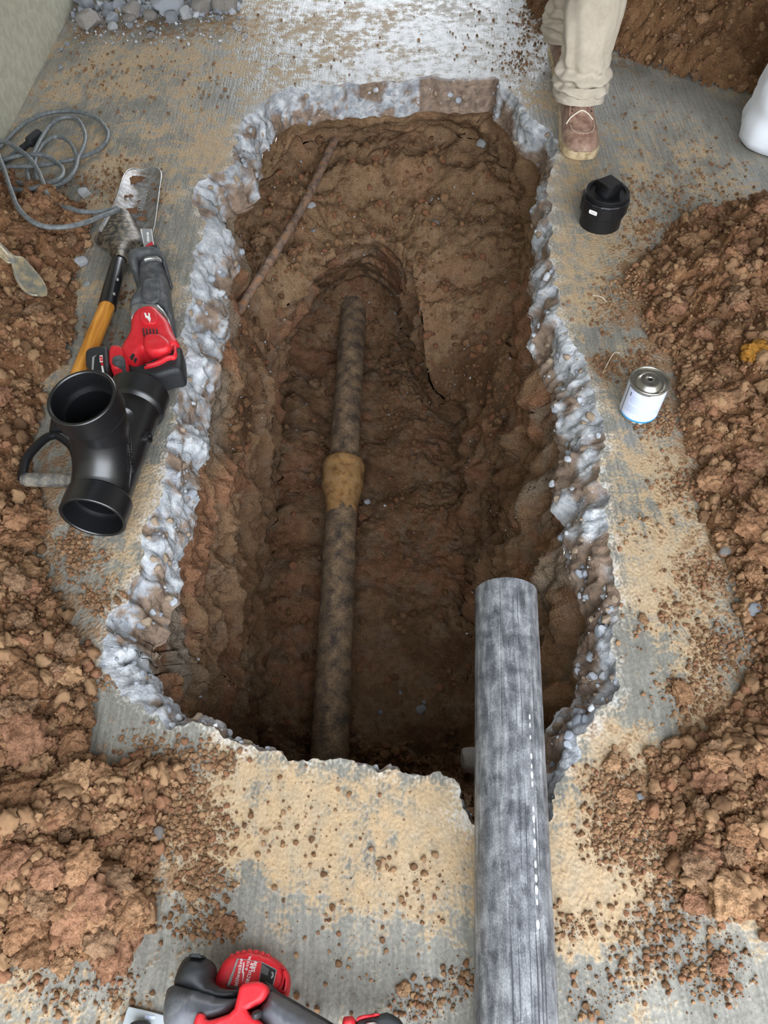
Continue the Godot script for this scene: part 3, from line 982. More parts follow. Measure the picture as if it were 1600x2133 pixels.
func heap_rough(h: Dictionary, x: float, z: float, y: float) -> float:
	var k := minf(1.0, y / 0.05 + 0.15)
	var wx := x + 0.02 * nz.get_noise_2d(x * 30.0, z * 30.0)
	var wz := z + 0.02 * nz.get_noise_2d(x * 30.0, z * 30.0 + 70.0)
	var l1 := clampf(-cell.get_noise_2d(wx * 15.0, wz * 15.0), 0.0, 1.0)
	var l2 := clampf(-cell2.get_noise_2d(wx * 42.0 + 5.0, wz * 42.0), 0.0, 1.0)
	var l3 := clampf(-cell3.get_noise_2d(x * 80.0, z * 80.0), 0.0, 1.0)
	return k * h.lumpy * ((l1 - 0.5) * 0.045 + (l2 - 0.4) * 0.026 + 0.05 * nz.get_noise_2d(x * 9.0, z * 9.0)) + (l3 - 0.35) * 0.013 * k

func heap_y(h: Dictionary, x: float, z: float) -> float:
	var i := int((x - h.x0) / h.step + 0.5)
	var j := int((z - h.z0) / h.step + 0.5)
	if i < 0 or j < 0 or i >= h.nx or j >= h.nz: return -1.0
	return h.ys[j * h.nx + i]

func surface_y(x: float, z: float) -> float:
	var best := 0.0
	for h in heaps: best = maxf(best, heap_y(h, x, z))
	return best

func add_heap(called: String, label: String, edge: Array, close: Array, high: float, wide: float, slope: float, lumpy: float, step: float, tones: Array) -> void:
	var poly := PackedVector2Array()
	for e in edge:
		var w := at(e[0], e[1])
		poly.append(Vector2(maxf(w.x, -1.2), w.z))
	var open := poly.size() - 1
	for c in close:
		poly.append(Vector2(c[0], c[1]))
	var box := Rect2(poly[0], Vector2.ZERO)
	for p in poly: box = box.expand(p)
	var h := {"poly": poly, "open": open, "high": high, "wide": wide, "slope": slope, "lumpy": lumpy, "box": box.grow(0.01), "name": called}
	heaps.append(h)
	var nx := int(box.size.x / step) + 2
	var nzz := int(box.size.y / step) + 2
	var m := MB.new()
	var ys := PackedFloat32Array()
	ys.resize(nx * nzz)
	ys.fill(-1.0)
	var ids := PackedInt32Array()
	ids.resize(nx * nzz)
	for j in nzz:
		for i in nx:
			var x := box.position.x + i * step
			var z := box.position.y + j * step
			var wx := x + 0.012 * nz2.get_noise_2d(x * 28.0, z * 28.0)
			var wz := z + 0.012 * nz2.get_noise_2d(x * 28.0 + 99.0, z * 28.0)
			var y := heap_at(h, wx, wz)
			if y < 0.0:
				ids[j * nx + i] = -1
				continue
			y += heap_rough(h, x, z, y)
			y = maxf(y, 0.0005) if y > 0.002 else -0.004
			var n1 := nz.get_noise_2d(x * 7.0 + 70.0, z * 7.0)
			var n2 := nz2.get_noise_2d(x * 22.0, z * 22.0 + 40.0)
			var c: Color = tones[0].lerp(tones[1], smoothstep(-0.2, 0.35, n1)).lerp(tones[2], smoothstep(0.0, 0.4, n2))
			ys[j * nx + i] = y
			ids[j * nx + i] = m.vert(Vector3(x, y, z), c)
	for j in nzz - 1:
		for i in nx - 1:
			var a := ids[j * nx + i]
			var b := ids[j * nx + i + 1]
			var c := ids[(j + 1) * nx + i]
			var d := ids[(j + 1) * nx + i + 1]
			if a >= 0 and b >= 0 and c >= 0: m.tri(a, b, c)
			if b >= 0 and d >= 0 and c >= 0: m.tri(b, d, c)
	h.merge({"ys": ys, "nx": nx, "nz": nzz, "x0": box.position.x, "z0": box.position.y, "step": step})
	var o := obj(called, m.mesh(), M.soil)
	tag(o, label, "soil", "", "stuff")

func build_heaps() -> void:
	var t := [lin(126, 94, 70), lin(150, 114, 86), lin(162, 128, 98)]
	add_heap("soil_heap", "long heap of crumbly brown soil along the left side beside the tools", [[-260, 360], [60, 385], [150, 420], [195, 455], [180, 520], [160, 600], [165, 680], [140, 760], [100, 800], [80, 900], [70, 1000], [110, 1090], [85, 1160], [125, 1250], [165, 1320], [205, 1370], [200, 1470], [185, 1560], [215, 1590], [345, 1570], [395, 1620], [340, 1700], [335, 1800], [325, 1940], [200, 2010], [60, 1985], [-20, 2060], [-120, 2110]], [[-1.2, -0.1], [-1.2, -2.1]], 0.085, 0.10, 0.08, 1.0, 0.0065, t)
	add_heap("soil_heap", "heap of loose brown clods along the right side beyond the primer can", [[1800, 370], [1560, 405], [1500, 432], [1400, 465], [1340, 530], [1300, 585], [1330, 640], [1350, 700], [1400, 760], [1412, 880], [1430, 960], [1450, 1060], [1475, 1130], [1520, 1200], [1540, 1290], [1565, 1380], [1530, 1470], [1400, 1520], [1330, 1570], [1360, 1660], [1390, 1780], [1400, 1850], [1480, 1900], [1560, 1930], [1720, 2000]], [[1.5, -0.1], [1.5, -2.25]], 0.055, 0.13, 0.09, 0.9, 0.0065, t)
	add_heap("soil_heap", "tall smooth heap of dark brown soil behind the work boots", [[1060, -60], [1100, 30], [1160, 100], [1290, 118], [1370, 150], [1460, 180], [1600, 205], [1900, 240]], [[2.6, -5.2], [0.4, -5.2]], 0.10, 0.12, 0.40, 0.5, 0.009, [lin(120, 92, 68), lin(136, 106, 78), lin(146, 116, 88)])

func lump_at(called: String, mesh: Mesh, mm: Material, p: Vector3, size: float, label: String, category: String, group: String, squash := 1.0) -> MeshInstance3D:
	var o := obj(called, mesh, mm)
	o.transform = Transform3D(Basis(Vector3.UP, rng.randf() * TAU) * Basis(Vector3.RIGHT, rng.randf_range(-0.35, 0.35)) * Basis.from_scale(Vector3(size, size * squash, size)), p)
	tag(o, label, category, group)
	return o

func build_clods() -> void:
	for k in 9: clod_meshes.append(lump(3, 300 + k, 9, 0.62, 0.34, 0.20))
	for k in 7: stone_meshes.append(lump(2, 400 + k, 13, 0.5, 0.12, 0.05))
	# the clods that stand out: u, v, breadth in pixels, height of its middle, material, label
	var big := [
		[85, 432, 70, 0.05, 0, "rounded brown clod under the slack loop of grey cord"], [165, 440, 46, 0.03, 1, "brown clod below the small white stone by the cord"],
		[40, 470, 80, 0.06, 2, "long brown clod above the half-buried shovel blade"], [88, 565, 52, 0.07, 4, "pale cracked clod right beside the half-buried shovel blade"], [135, 590, 44, 0.05, 1, "cracked clod between buried shovel and orange handle"],
		[168, 520, 34, 0.03, 3, "reddish clod next to the shovel shoulder"], [95, 660, 40, 0.06, 1, "flat clod below the buried shovel tip"], [40, 800, 44, 0.07, 4, "clod up-left of the black wye fitting"],
		[60, 880, 48, 0.07, 1, "clod above the shovel grip"], [20, 1130, 60, 0.06, 0, "clod below the shovel grip at the left edge"], [55, 1195, 56, 0.04, 4, "flat tan clod below the shovel grip by the slab"],
		[60, 1545, 130, 0.09, 3, "largest reddish clod on the left heap by the pit's near end"], [150, 1560, 80, 0.07, 0, "clod right of the largest reddish clod"], [60, 1480, 50, 0.08, 1, "clod above the largest reddish clod"],
		[200, 1620, 46, 0.05, 1, "squarish clod at the heap edge below the pit corner"], [120, 1690, 80, 0.06, 0, "broad clod on the lower left heap"], [220, 1710, 60, 0.05, 4, "clod by the crumbs on the lower left heap"],
		[150, 1800, 90, 0.07, 1, "long clod in the middle of the lower left heap"], [195, 1790, 44, 0.06, 4, "small clod above the red crusty clod"], [260, 1790, 46, 0.04, 1, "angular clod at the right brink of the lower left heap"],
		[180, 1890, 150, 0.08, 3, "broad reddish clod uphill of the circular saw"], [270, 1905, 90, 0.07, 0, "dark clod with a flat top uphill of the circular saw"], [240, 1975, 130, 0.06, 3, "crusty reddish clod nearest the circular saw"],
		[60, 1900, 90, 0.08, 0, "clod at the left edge level with the circular saw label"], [40, 1960, 70, 0.06, 1, "clod on the near left end of the heap"], [130, 2010, 60, 0.03, 4, "clod near the saw's metal foot"],
		[1465, 700, 52, 0.05, 3, "oval brick-red clod up-right of the primer can"], [1388, 700, 46, 0.04, 1, "rough grey-brown clod up from the primer can"], [1578, 735, 62, 0.05, 6, "ochre yellow clod at the right edge"],
		[1400, 660, 50, 0.04, 3, "reddish clod beyond the grey-brown clod near the can"], [1440, 500, 46, 0.05, 4, "glittering tan clod near the top of the right heap"], [1495, 508, 40, 0.06, 4, "round tan clod near the top of the right heap"],
		[1475, 552, 56, 0.06, 1, "flat blocky clod in the upper right heap"], [1355, 540, 26, 0.02, 1, "pair clod at the left brink of the right heap, upper"], [1380, 535, 26, 0.02, 1, "pair clod at the left brink of the right heap, lower"],
		[1335, 563, 22, 0.02, 1, "outermost clod on the left brink of the right heap"], [1450, 790, 70, 0.06, 4, "broad tan clod right of the primer can"], [1500, 830, 60, 0.06, 1, "clod behind the broad tan clod beside the can"],
		[1540, 880, 66, 0.06, 0, "brown clod low on the right heap beside the can"], [1450, 860, 40, 0.04, 3, "clod just right of the can's foot"], [1570, 960, 70, 0.06, 3, "big red-brown clod at the right edge below the can"],
		[1540, 1020, 66, 0.05, 3, "angular red clod at the right edge"], [1480, 1000, 70, 0.02, 1, "flat reddish slab of soil lying on the concrete right of the pit"], [1560, 1110, 80, 0.05, 0, "wide clod at the right edge level with the pipe's end"],
		[1500, 1120, 44, 0.03, 1, "clod on the right heap edge by the pink stone"], [1560, 1270, 70, 0.04, 4, "flat tan clod at the right edge beside the pipe's end"], [1510, 1535, 74, 0.015, 4, "flat pale tan clod on the concrete right of the pipe"],
		[1275, 1590, 44, 0.015, 4, "tan clod on the slab near the pit's right near corner"], [1300, 1655, 46, 0.015, 1, "clod with a grey pebble beside it right of the pipe"], [1420, 1790, 34, 0.02, 4, "light clod among crumbs right of the pipe"],
		[1500, 1870, 50, 0.02, 3, "ridged reddish clod low on the right heap"], [1445, 1880, 60, 0.01, 3, "ribbed red clod low right between pipe and edge"], [1575, 1840, 60, 0.03, 1, "clod at the right edge in the lower corner"],
		[400, 1862, 38, 0.008, 4, "flat oval clod alone on the slab right of the left heap"], [840, 2060, 34, 0.008, 4, "lone tan clod on the slab left of the pipe near the saw battery"], [1500, 2010, 46, 0.01, 3, "clod in the bottom right corner on bare concrete"],
		[475, 1925, 40, 0.01, 3, "crumbly red-brown clod above the red blade guard"], [1340, 1290, 26, 0.006, 4, "small pale clod alone on the slab right of the pit"], [1420, 1440, 60, 0.006, 1, "flat smear of clod on the slab far right of the pipe"],
		[1545, 190, 30, 0.02, 4, "pale angular clod at the foot of the heap behind the boots"], [1445, 95, 30, 0.10, 4, "pale upright stone-like clod on the heap behind the boots"]]
	for b in big:
		var sc: float = at(b[0] + b[2] * 0.5, b[1], b[3]).distance_to(at(b[0] - b[2] * 0.5, b[1], b[3])) * 0.5
		var p := at(b[0], b[1], b[3])
		var y := surface_y(p.x, p.z)
		p = at(b[0], b[1], y + sc * 0.15)
		p.y = surface_y(p.x, p.z) + sc * 0.15
		var mm: Material = M.ochre if b[4] == 6 else M.clods[b[4]]
		lump_at("soil_clod", clod_meshes[rng.randi() % clod_meshes.size()], mm, p, sc, b[5], "clod", "", 0.75 if sc < 0.035 else 0.85)
	# the rest of the clods that can be told apart
	var n := 0
	var tries := 0
	var tone := ["brown", "light brown", "dark brown", "reddish", "tan", "grey-brown"]
	var zones := [
		[[-1.75, "beside the grey cord"], [-1.35, "left of the shovel socket"], [-1.05, "left of the black wye fitting"], [-0.75, "left of the shovel grip"], [-0.5, "level with the pit's near left corner"], [-0.25, "below the pit's near left corner"], [9, "near the circular saw"]],
		[[-1.75, "beyond the cleanout adapter"], [-1.45, "between the cleanout adapter and the can"], [-1.1, "right of the primer can"], [-0.8, "level with the middle of the pit"], [-0.5, "level with the free end of the plastic pipe"], [-0.25, "right of the pit's near corner"], [9, "in the lower right corner"]],
		[[9, "behind the boots"]]]
	while n < 215 and tries < 20000:
		tries += 1
		var u := rng.randf_range(0, 1600)
		var v := rng.randf_range(0, 2133)
		var g := at(u, v, 0.06)
		var which := -1
		for k in 3:
			if heap_y(heaps[k], g.x, g.z) > 0.012: which = k
		if which < 0: continue
		if which == 2 and rng.randf() < 0.6: continue
		var size := 0.013 + 0.024 * pow(rng.randf(), 2.2)
		var y := surface_y(g.x, g.z)
		if y < 0.002: continue
		var mi := rng.randi() % 6
		var zone := ""
		for q in zones[which]:
			if g.z < q[0]:
				zone = q[1]
				break
		var big_word: String = "fist-sized" if size > 0.026 else ("egg-sized" if size > 0.018 else "walnut-sized")
		var heap_word: String = ["left heap", "right heap", "rear heap"][which]
		lump_at("soil_clod", clod_meshes[rng.randi() % clod_meshes.size()], M.clods[mi], Vector3(g.x, y + size * 0.3, g.z), size, "%s %s clod, %s, %s" % [big_word, tone[mi], heap_word, zone], "clod", "%s %s clods of the %s %s" % [big_word, tone[mi], heap_word, zone], rng.randf_range(0.7, 1.0))
		n += 1

func scatter(called: String, label: String, category: String, mesh: Mesh, mm: Material, places: Array) -> void:
	var mult := MultiMesh.new()
	mult.transform_format = MultiMesh.TRANSFORM_3D
	mult.use_colors = true
	mult.mesh = mesh
	mult.instance_count = places.size()
	for i in places.size():
		mult.set_instance_transform(i, places[i][0])
		mult.set_instance_color(i, places[i][1])
	var o := MultiMeshInstance3D.new()
	o.multimesh = mult
	o.material_override = mm
	o.name = numbered(called)
	add_child(o)
	tag(o, label, category, "", "stuff")

func tumbled(p: Vector3, s: float) -> Transform3D:
	return Transform3D(Basis.from_euler(Vector3(rng.randf() * TAU, rng.randf() * TAU, rng.randf() * TAU)) * Basis.from_scale(Vector3.ONE * s * rng.randf_range(0.8, 1.2)), p)

func in_view(p: Vector3) -> bool:
	var d := p - Vector3(0, CAM_H, 0)
	var a := deg_to_rad(PITCH)
	var deep := d.dot(Vector3(0, -sin(a), -cos(a)))
	var u := 800.0 + FOCAL * d.x / deep
	var v := 1066.5 - FOCAL * d.dot(Vector3(0, cos(a), -sin(a))) / deep
	return u > -60.0 and u < 1660.0 and v > -30.0 and v < 2150.0

func build_crumbs() -> void:
	var small := lump(1, 500, 7, 0.45, 0.3, 0.12, true)
	var rough := lump(2, 507, 9, 0.5, 0.4, 0.25)
	var tones := [lin(134, 104, 80), lin(152, 122, 96), lin(160, 130, 102), lin(154, 116, 92), lin(170, 140, 110), lin(124, 98, 76)]
	var sets := [[], [], []]
	var tries := 0
	# on the heaps
	var nuggets := [[], [], []]
	while tries < 120000:
		tries += 1
		var u := rng.randf_range(-60, 1660)
		var v := rng.randf_range(-30, 2150)
		var g := at(u, v, 0.05)
		var which := -1
		for k in 3:
			if heap_y(heaps[k], g.x, g.z) > 0.001: which = k
		if which < 0: continue
		var y := surface_y(g.x, g.z)
		if tries % 8 == 0:
			var s := 0.005 + 0.012 * pow(rng.randf(), 2.0)
			nuggets[which].append([tumbled(Vector3(g.x, y + s * 0.15, g.z), s), tones[rng.randi() % 6]])
		else:
			var s := 0.0014 + 0.0055 * pow(rng.randf(), 2.5)
			sets[which].append([tumbled(Vector3(g.x, y + s * 0.3, g.z), s), tones[rng.randi() % 6]])
	# also where the heaps go on beyond the picture
	for k in 3:
		var h: Dictionary = heaps[k]
		for n in 5000:
			var x: float = h.x0 + rng.randf() * h.nx * h.step
			var z: float = h.z0 + rng.randf() * h.nz * h.step
			var y := heap_y(h, x, z)
			if y < 0.002 or in_view(Vector3(x, y, z)): continue
			var s := 0.006 + 0.014 * pow(rng.randf(), 2.0)
			nuggets[k].append([tumbled(Vector3(x, y + s * 0.15, z), s), tones[rng.randi() % 6]])
	scatter("soil_nuggets", "countless small clods packed over the left soil heap", "clods", rough, M.crumb, nuggets[0])
	scatter("soil_nuggets", "countless small clods packed over the right soil heap", "clods", rough, M.crumb, nuggets[1])
	scatter("soil_nuggets", "countless small clods in the tall heap behind the boots", "clods", rough, M.crumb, nuggets[2])
	scatter("soil_crumbs", "loose brown crumbs over the left soil heap", "crumbs", small, M.crumb, sets[0])
	scatter("soil_crumbs", "loose brown crumbs over the right soil heap", "crumbs", small, M.crumb, sets[1])
	scatter("soil_crumbs", "fine dark crumbs over the tall heap behind the boots", "crumbs", small, M.crumb, sets[2])
	# strewn over the slab: u, v, reach in pixels, how many
	var strewn := []
	for c in [[1290, 1640, 90, 330], [1330, 1720, 110, 900], [1420, 1830, 120, 800], [1370, 1950, 110, 300], [1480, 2020, 100, 260], [1320, 2040, 80, 90], [380, 1650, 70, 330], [400, 1730, 90, 700], [420, 1830, 80, 330], [400, 1920, 70, 160], [380, 1590, 70, 300], [460, 1590, 50, 160], [300, 1560, 60, 110], [470, 1930, 36, 240], [160, 1160, 60, 300], [210, 1250, 60, 200], [230, 1420, 50, 80], [150, 1130, 50, 200], [240, 200, 110, 60], [190, 140, 90, 80], [330, 110, 160, 160], [220, 380, 90, 300], [280, 340, 70, 50], [1290, 400, 70, 160], [1400, 400, 90, 300], [1310, 600, 70, 500], [1350, 480, 60, 240], [1330, 760, 60, 300], [1260, 760, 40, 130], [1380, 880, 60, 360], [1420, 1010, 70, 300], [1470, 1200, 80, 400], [1500, 1350, 90, 500], [1450, 1450, 90, 300], [1400, 1270, 60, 90], [1300, 1300, 80, 50], [1330, 1100, 90, 60], [1250, 660, 80, 90], [1450, 300, 140, 110], [1340, 220, 90, 70], [1110, 50, 60, 220], [1080, 130, 60, 200], [1000, 60, 120, 80], [600, 60, 250, 120], [420, 200, 120, 60], [600, 1720, 250, 170], [850, 1850, 150, 70], [750, 2000, 200, 60], [950, 2050, 60, 90], [870, 2090, 70, 120], [210, 700, 60, 110], [250, 620, 30, 50], [320, 410, 60, 50], [230, 1060, 50, 60], [1200, 1930, 60, 90], [1260, 1760, 60, 120], [1240, 2080, 90, 60], [100, 2060, 120, 160], [240, 2060, 80, 120], [1480, 420, 120, 300]]:
		for k in int(c[3] * 1.6):
			var a := rng.randf() * TAU
			var rr: float = c[2] * sqrt(-log(maxf(0.02, rng.randf()))) * 0.62
			var g := at(c[0] + cos(a) * rr, c[1] + sin(a) * rr * 0.8)
			if inside_pit(g): continue
			var s := 0.0009 + 0.0055 * pow(rng.randf(), 4.0)
			var y := surface_y(g.x, g.z)
			strewn.append([tumbled(Vector3(g.x, y + s * 0.35, g.z), s), tones[rng.randi() % 6]])
	scatter("soil_crumbs", "loose tan crumbs strewn over the concrete slab", "crumbs", small, M.crumb, strewn)
	# in the trench
	var inpit := []
	var browns := [lin(138, 108, 82), lin(152, 122, 94), lin(124, 96, 74), lin(150, 110, 86)]
	for p in trench_spots:
		var s := 0.003 + 0.014 * pow(rng.randf(), 4.0)
		inpit.append([tumbled(p + Vector3(rng.randf_range(-0.008, 0.008), s * 0.3, rng.randf_range(-0.008, 0.008)), s), browns[rng.randi() % 4]])
	scatter("soil_crumbs", "brown crumbs lying on the bench and floor of the trench", "crumbs", small, M.crumb, inpit)
	# aggregate showing in the broken concrete
	var agg := []
	var greys := [lin(186, 190, 196), lin(206, 208, 212), lin(222, 223, 224), lin(164, 168, 174), lin(176, 154, 130)]
	for p in face_spots:
		var s := 0.003 + 0.014 * pow(rng.randf(), 3.0)
		var y := minf(p.y, -0.9 * s)
		agg.append([tumbled(Vector3(p.x, y, p.z), s), greys[rng.randi() % 5 if rng.randf() < 0.9 else 4]])
	scatter("aggregate", "blue-grey gravel showing in the broken concrete edge", "gravel", stone_meshes[1], M.rock_i, agg)
	# white and grey chips
	var chips := []
	for p in wall_spots:
		if rng.randf() < 0.5: chips.append([tumbled(p, 0.0012 + 0.003 * pow(rng.randf(), 2.0)), greys[rng.randi() % 4]])
	for k in 260:
		var p: Vector3 = trench_spots[rng.randi() % trench_spots.size()]
		chips.append([tumbled(p + Vector3(0, 0.003, 0), 0.0015 + 0.004 * pow(rng.randf(), 3.0)), greys[rng.randi() % 4]])
	for k in 520:
		var g := at(rng.randf_range(150, 520) , 34.0 + 60.0 * pow(rng.randf(), 1.6))
		chips.append([tumbled(Vector3(g.x, 0.002, g.z), 0.0015 + 0.006 * pow(rng.randf(), 3.0)), greys[rng.randi() % 5]])
	for k in 420:
		var g := at(rng.randf_range(150, 500) , rng.randf_range(-30, 36))
		chips.append([tumbled(Vector3(g.x, 0.006, g.z), 0.005 + 0.014 * pow(rng.randf(), 2.0)), greys[rng.randi() % 5]])
	scatter("concrete_chips", "tiny pale concrete chips scattered in the pit and by the rubble", "chips", stone_meshes[2], M.rock_i, chips)

var pit_plan := PackedVector2Array()
func inside_pit(p: Vector3) -> bool:
	if pit_plan.is_empty():
		for k in range(0, rim.size(), 8): pit_plan.append(Vector2(rim[k].x, rim[k].z))
	return Geometry2D.is_point_in_polygon(Vector2(p.x, p.z), pit_plan)

func build_stones() -> void:
	# broken concrete by the left wall: u, v, breadth, stained?, label
	for s in [[185, 45, 66, 1, "long brown-stained chunk of broken concrete nearest the wall corner"], [275, 22, 48, 1, "half tan, half grey concrete chunk in the rubble"], [232, 36, 36, 0, "smooth grey concrete chunk in the rubble front row"], [270, 40, 32, 1, "tan-faced concrete chunk below the half tan one"], [312, 34, 36, 1, "split concrete chunk with a dark groove"], [352, 8, 72, 0, "largest blue-grey concrete lump at the back of the rubble"], [357, 36, 32, 0, "grey faceted concrete chunk in the rubble front row"], [386, 27, 34, 2, "pale grey concrete chunk beside the faceted one"], [418, 14, 44, 1, "broad tan-topped concrete chunk"], [468, 4, 60, 1, "concrete chunk with white and rust faces at the right end of the rubble"], [452, 24, 18, 0, "small grey concrete chunk at the right end of the rubble"], [236, 55, 26, 2, "bright concrete chunk in front of the rubble"], [270, 52, 18, 0, "small pale concrete chunk in front of the tan-faced one"], [455, 38, 14, 0, "pale pebble in front of the right end of the rubble"], [418, 38, 12, 0, "white pebble below the broad tan chunk"], [308, 62, 12, 0, "left of two touching grey pebbles on the slab"], [317, 61, 14, 0, "right of two touching grey pebbles on the slab"], [312, 74, 18, 1, "flat brownish pebble below two grey pebbles"], [140, 92, 13, 0, "upper grey stone at the foot of the wall"], [128, 103, 10, 0, "lower grey stone at the foot of the wall"], [205, 42, 26, 1, "brown concrete chunk behind the long stained one"], [180, 8, 40, 0, "blue-grey concrete chunk at the far wall corner"], [225, 14, 30, 0, "grey concrete chunk at the back left of the rubble"], [250, 10, 34, 0, "tall grey concrete chunk at the back left of the rubble"], [300, 20, 26, 0, "small grey chunk left of the largest lump"], [325, 18, 20, 0, "grey chunk against the largest lump"], [400, 8, 22, 0, "grey chunk right of the largest lump"], [440, 10, 26, 0, "grey chunk between the tan-topped and the rust-faced chunks"], [165, -10, 44, 0, "grey concrete chunk along the wall at the frame's top"], [220, -12, 50, 1, "stained concrete chunk at the frame's top left"], [290, -14, 50, 0, "grey concrete chunk at the frame's top in the rubble"], [420, -14, 50, 0, "grey concrete chunk at the frame's top right of the rubble"],
		[176, 402, 36, 2, "white speckled stone beside the grey cord"], [168, 548, 34, 2, "whitish crusted stone in the soil beside the shovel socket"], [180, 592, 18, 2, "small white stone beside the shovel socket"], [95, 1408, 22, 2, "pale grey stone on the left heap by the pit corner"], [1334, 1660, 20, 0, "smooth grey pebble beside a clod right of the pipe"], [1590, 1255, 40, 0, "lilac grey stone cut by the right edge of the frame"], [1510, 1148, 30, 1, "pinkish flat stone on the right heap"], [330, 1735, 34, 1, "curved pale tan shard among crumbs at the left heap"], [125, 140, 12, 0, "grey pebble on the slab by the wall"]]:
		var sc: float = at(s[0] + s[2] * 0.5, s[1], 0.02).distance_to(at(s[0] - s[2] * 0.5, s[1], 0.02)) * 0.5
		var g := at(s[0], s[1], sc * 0.5)
		var y := surface_y(g.x, g.z)
		if y > 0.0:
			g = at(s[0], s[1], y + sc * 0.4)
			y = surface_y(g.x, g.z)
		lump_at("concrete_chunk" if s[1] < 60 else "stone", stone_meshes[rng.randi() % stone_meshes.size()], M.rubble[s[3]], Vector3(g.x, y + sc * 0.5, g.z), sc, s[4], "rubble" if s[1] < 60 else "stone", "broken concrete rubble by the wall" if s[1] < 60 else "")
	# stones in the trench: u, v, breadth, height, label
	for s in [[648, 429, 18, -0.30, 2, "round grey stone beside the rusty rod"], [652, 480, 10, -0.33, 0, "small grey stone below the round one by the rod"], [583, 314, 16, -0.24, 0, "pale stone under the far left slab edge"], [1003, 300, 22, -0.26, 2, "white stone on the far bench below the boot"], [905, 467, 30, -0.34, 1, "tan stone in the middle of the bench"], [928, 440, 22, -0.34, 1, "upright tan stone behind the one on the bench"], [902, 419, 14, -0.33, 2, "small white stone on the bench"], [838, 342, 14, -0.3, 0, "left pebble of the far bench cluster"], [856, 340, 12, -0.3, 0, "right pebble of the far bench cluster"], [862, 322, 10, -0.3, 0, "upper pebble of the far bench cluster"], [786, 350, 10, -0.3, 0, "pebble left of the far bench cluster"], [766, 1045, 16, -0.91, 2, "white stone beside the iron pipe's hub"], [877, 1478, 22, -0.915, 0, "long grey stone on the dark trench floor"], [793, 1484, 12, -0.92, 0, "grey pebble on the dark trench floor near the pipe"], [884, 1462, 11, -0.92, 0, "pebble touching the long grey stone"], [834, 1443, 8, -0.92, 0, "small pebble on the dark trench floor"], [755, 1568, 9, -0.92, 0, "pebble by the iron pipe's near end"], [985, 1585, 70, -0.30, 1, "pinkish lump sticking out of the pit wall beside the plastic pipe"]]:
		var p := at(s[0], s[1], s[3])
		var sc: float = s[2] * 0.5 * (p - Vector3(0, CAM_H, 0)).length() / FOCAL
		lump_at("stone", stone_meshes[rng.randi() % stone_meshes.size()], M.rubble[s[4]], p, sc, s[5], "stone", "")
	# lumps of soil on the bench
	for s in [[540, 505, 42, -0.30, "largest brown lump on the bench under the rusty rod"], [520, 535, 34, -0.32, "brown lump below the largest on the bench"], [560, 350, 26, -0.26, "brown lump under the far left corner of the slab"], [610, 525, 22, -0.33, "round brown lump right of the rusty rod"], [625, 520, 18, -0.33, "small lump beside the round one right of the rod"], [520, 365, 34, -0.27, "brown lump in the far left corner of the bench"], [665, 290, 20, -0.26, "lump beside the rod's far end"], [560, 440, 24, -0.30, "brown lump on the bench left of the rod"], [655, 800, 24, -0.90, "cracked lump on the trench floor left of the iron pipe"], [770, 740, 18, -0.88, "lump on the trench floor right of the iron pipe"]]:
		var p := at(s[0], s[1], s[3])
		var sc: float = s[2] * 0.5 * (p - Vector3(0, CAM_H, 0)).length() / FOCAL
		lump_at("soil_clod", clod_meshes[rng.randi() % clod_meshes.size()], M.clods[[2, 5, 0][rng.randi() % 3]], p, sc, s[4], "clod", "")

# ---------------------------------------------------------------- things
func text3d(words: String, long: float, where: Vector3, right: Vector3, normal: Vector3, mm: Material, parent: Node3D, called := "lettering", font := "Droid Sans", deep := 0.0012, bold := true, slant := 0.0) -> void:
	var f := SystemFont.new()
	f.font_names = PackedStringArray([font])
	f.font_weight = 700 if bold else 400
	var t := TextMesh.new()
	t.font = f
	t.font_size = 48
	t.text = words
	t.pixel_size = 0.001
	t.depth = deep
	t.curve_step = 2.0
	t.pixel_size = 0.001 * long / maxf(0.001, t.get_aabb().size.x)
	var x := right.normalized()
	var n := (normal - x * normal.dot(x)).normalized()
	var o := obj(called, t, mm, parent)
	var y := n.cross(x)
	o.transform = Transform3D(Basis(x, y + x * slant, n), where - origin_of(parent))

func flat_patch(poly: PackedVector2Array, y: float, thick := 0.0008) -> ArrayMesh:
	var m := MB.new()
	pillow(m, poly, y, y + thick, thick * 0.3)
	return m.mesh()

func build_new_pipe() -> void:
	var a := at(1054, 1235, 0.0585)
	var b := at(1075.5, 2133, 0.0585)
	var dir := (b - a).normalized()
	var e := a + dir * 1.27
	var o := thing("plastic_pipe", "straight dusty black plastic drain pipe lying across the pit's near edge", "pipe", Vector3(e.x, 0, e.z))
	var r := 0.0572
	var n := 72
	var m := MB.new()
	m.use_uv = true
	var fr := frame_of(-dir)
	var rows := 24
	for i in rows + 1:
		var p := a.lerp(e, float(i) / rows)
		for k in n + 1:
			var an := TAU * k / n
			m.vert(p + (fr.x * cos(an) + fr.y * sin(an)) * r, Color.WHITE, Vector2(float(k) / n, float(i) / rows))
	for i in rows:
		for k in n:
			var q := i * (n + 1) + k
			m.ix.append_array(PackedInt32Array([q, q + n + 1, q + 1, q + 1, q + n + 1, q + n + 2]))
	obj("wall", m.mesh(), M.pipe_skin, o)
	var c := MB.new()
	for s in [[a, -dir], [e, dir]]:
		var p: Vector3 = s[0]
		c.grid([ring(p, dir, r, n), ring(p, dir, r - 0.006, n)], true)
	c.grid([ring(a, dir, r - 0.006, n), ring(e, dir, r - 0.006, n)], true)
	obj("bore", c.mesh(), M.abs_dull, o)

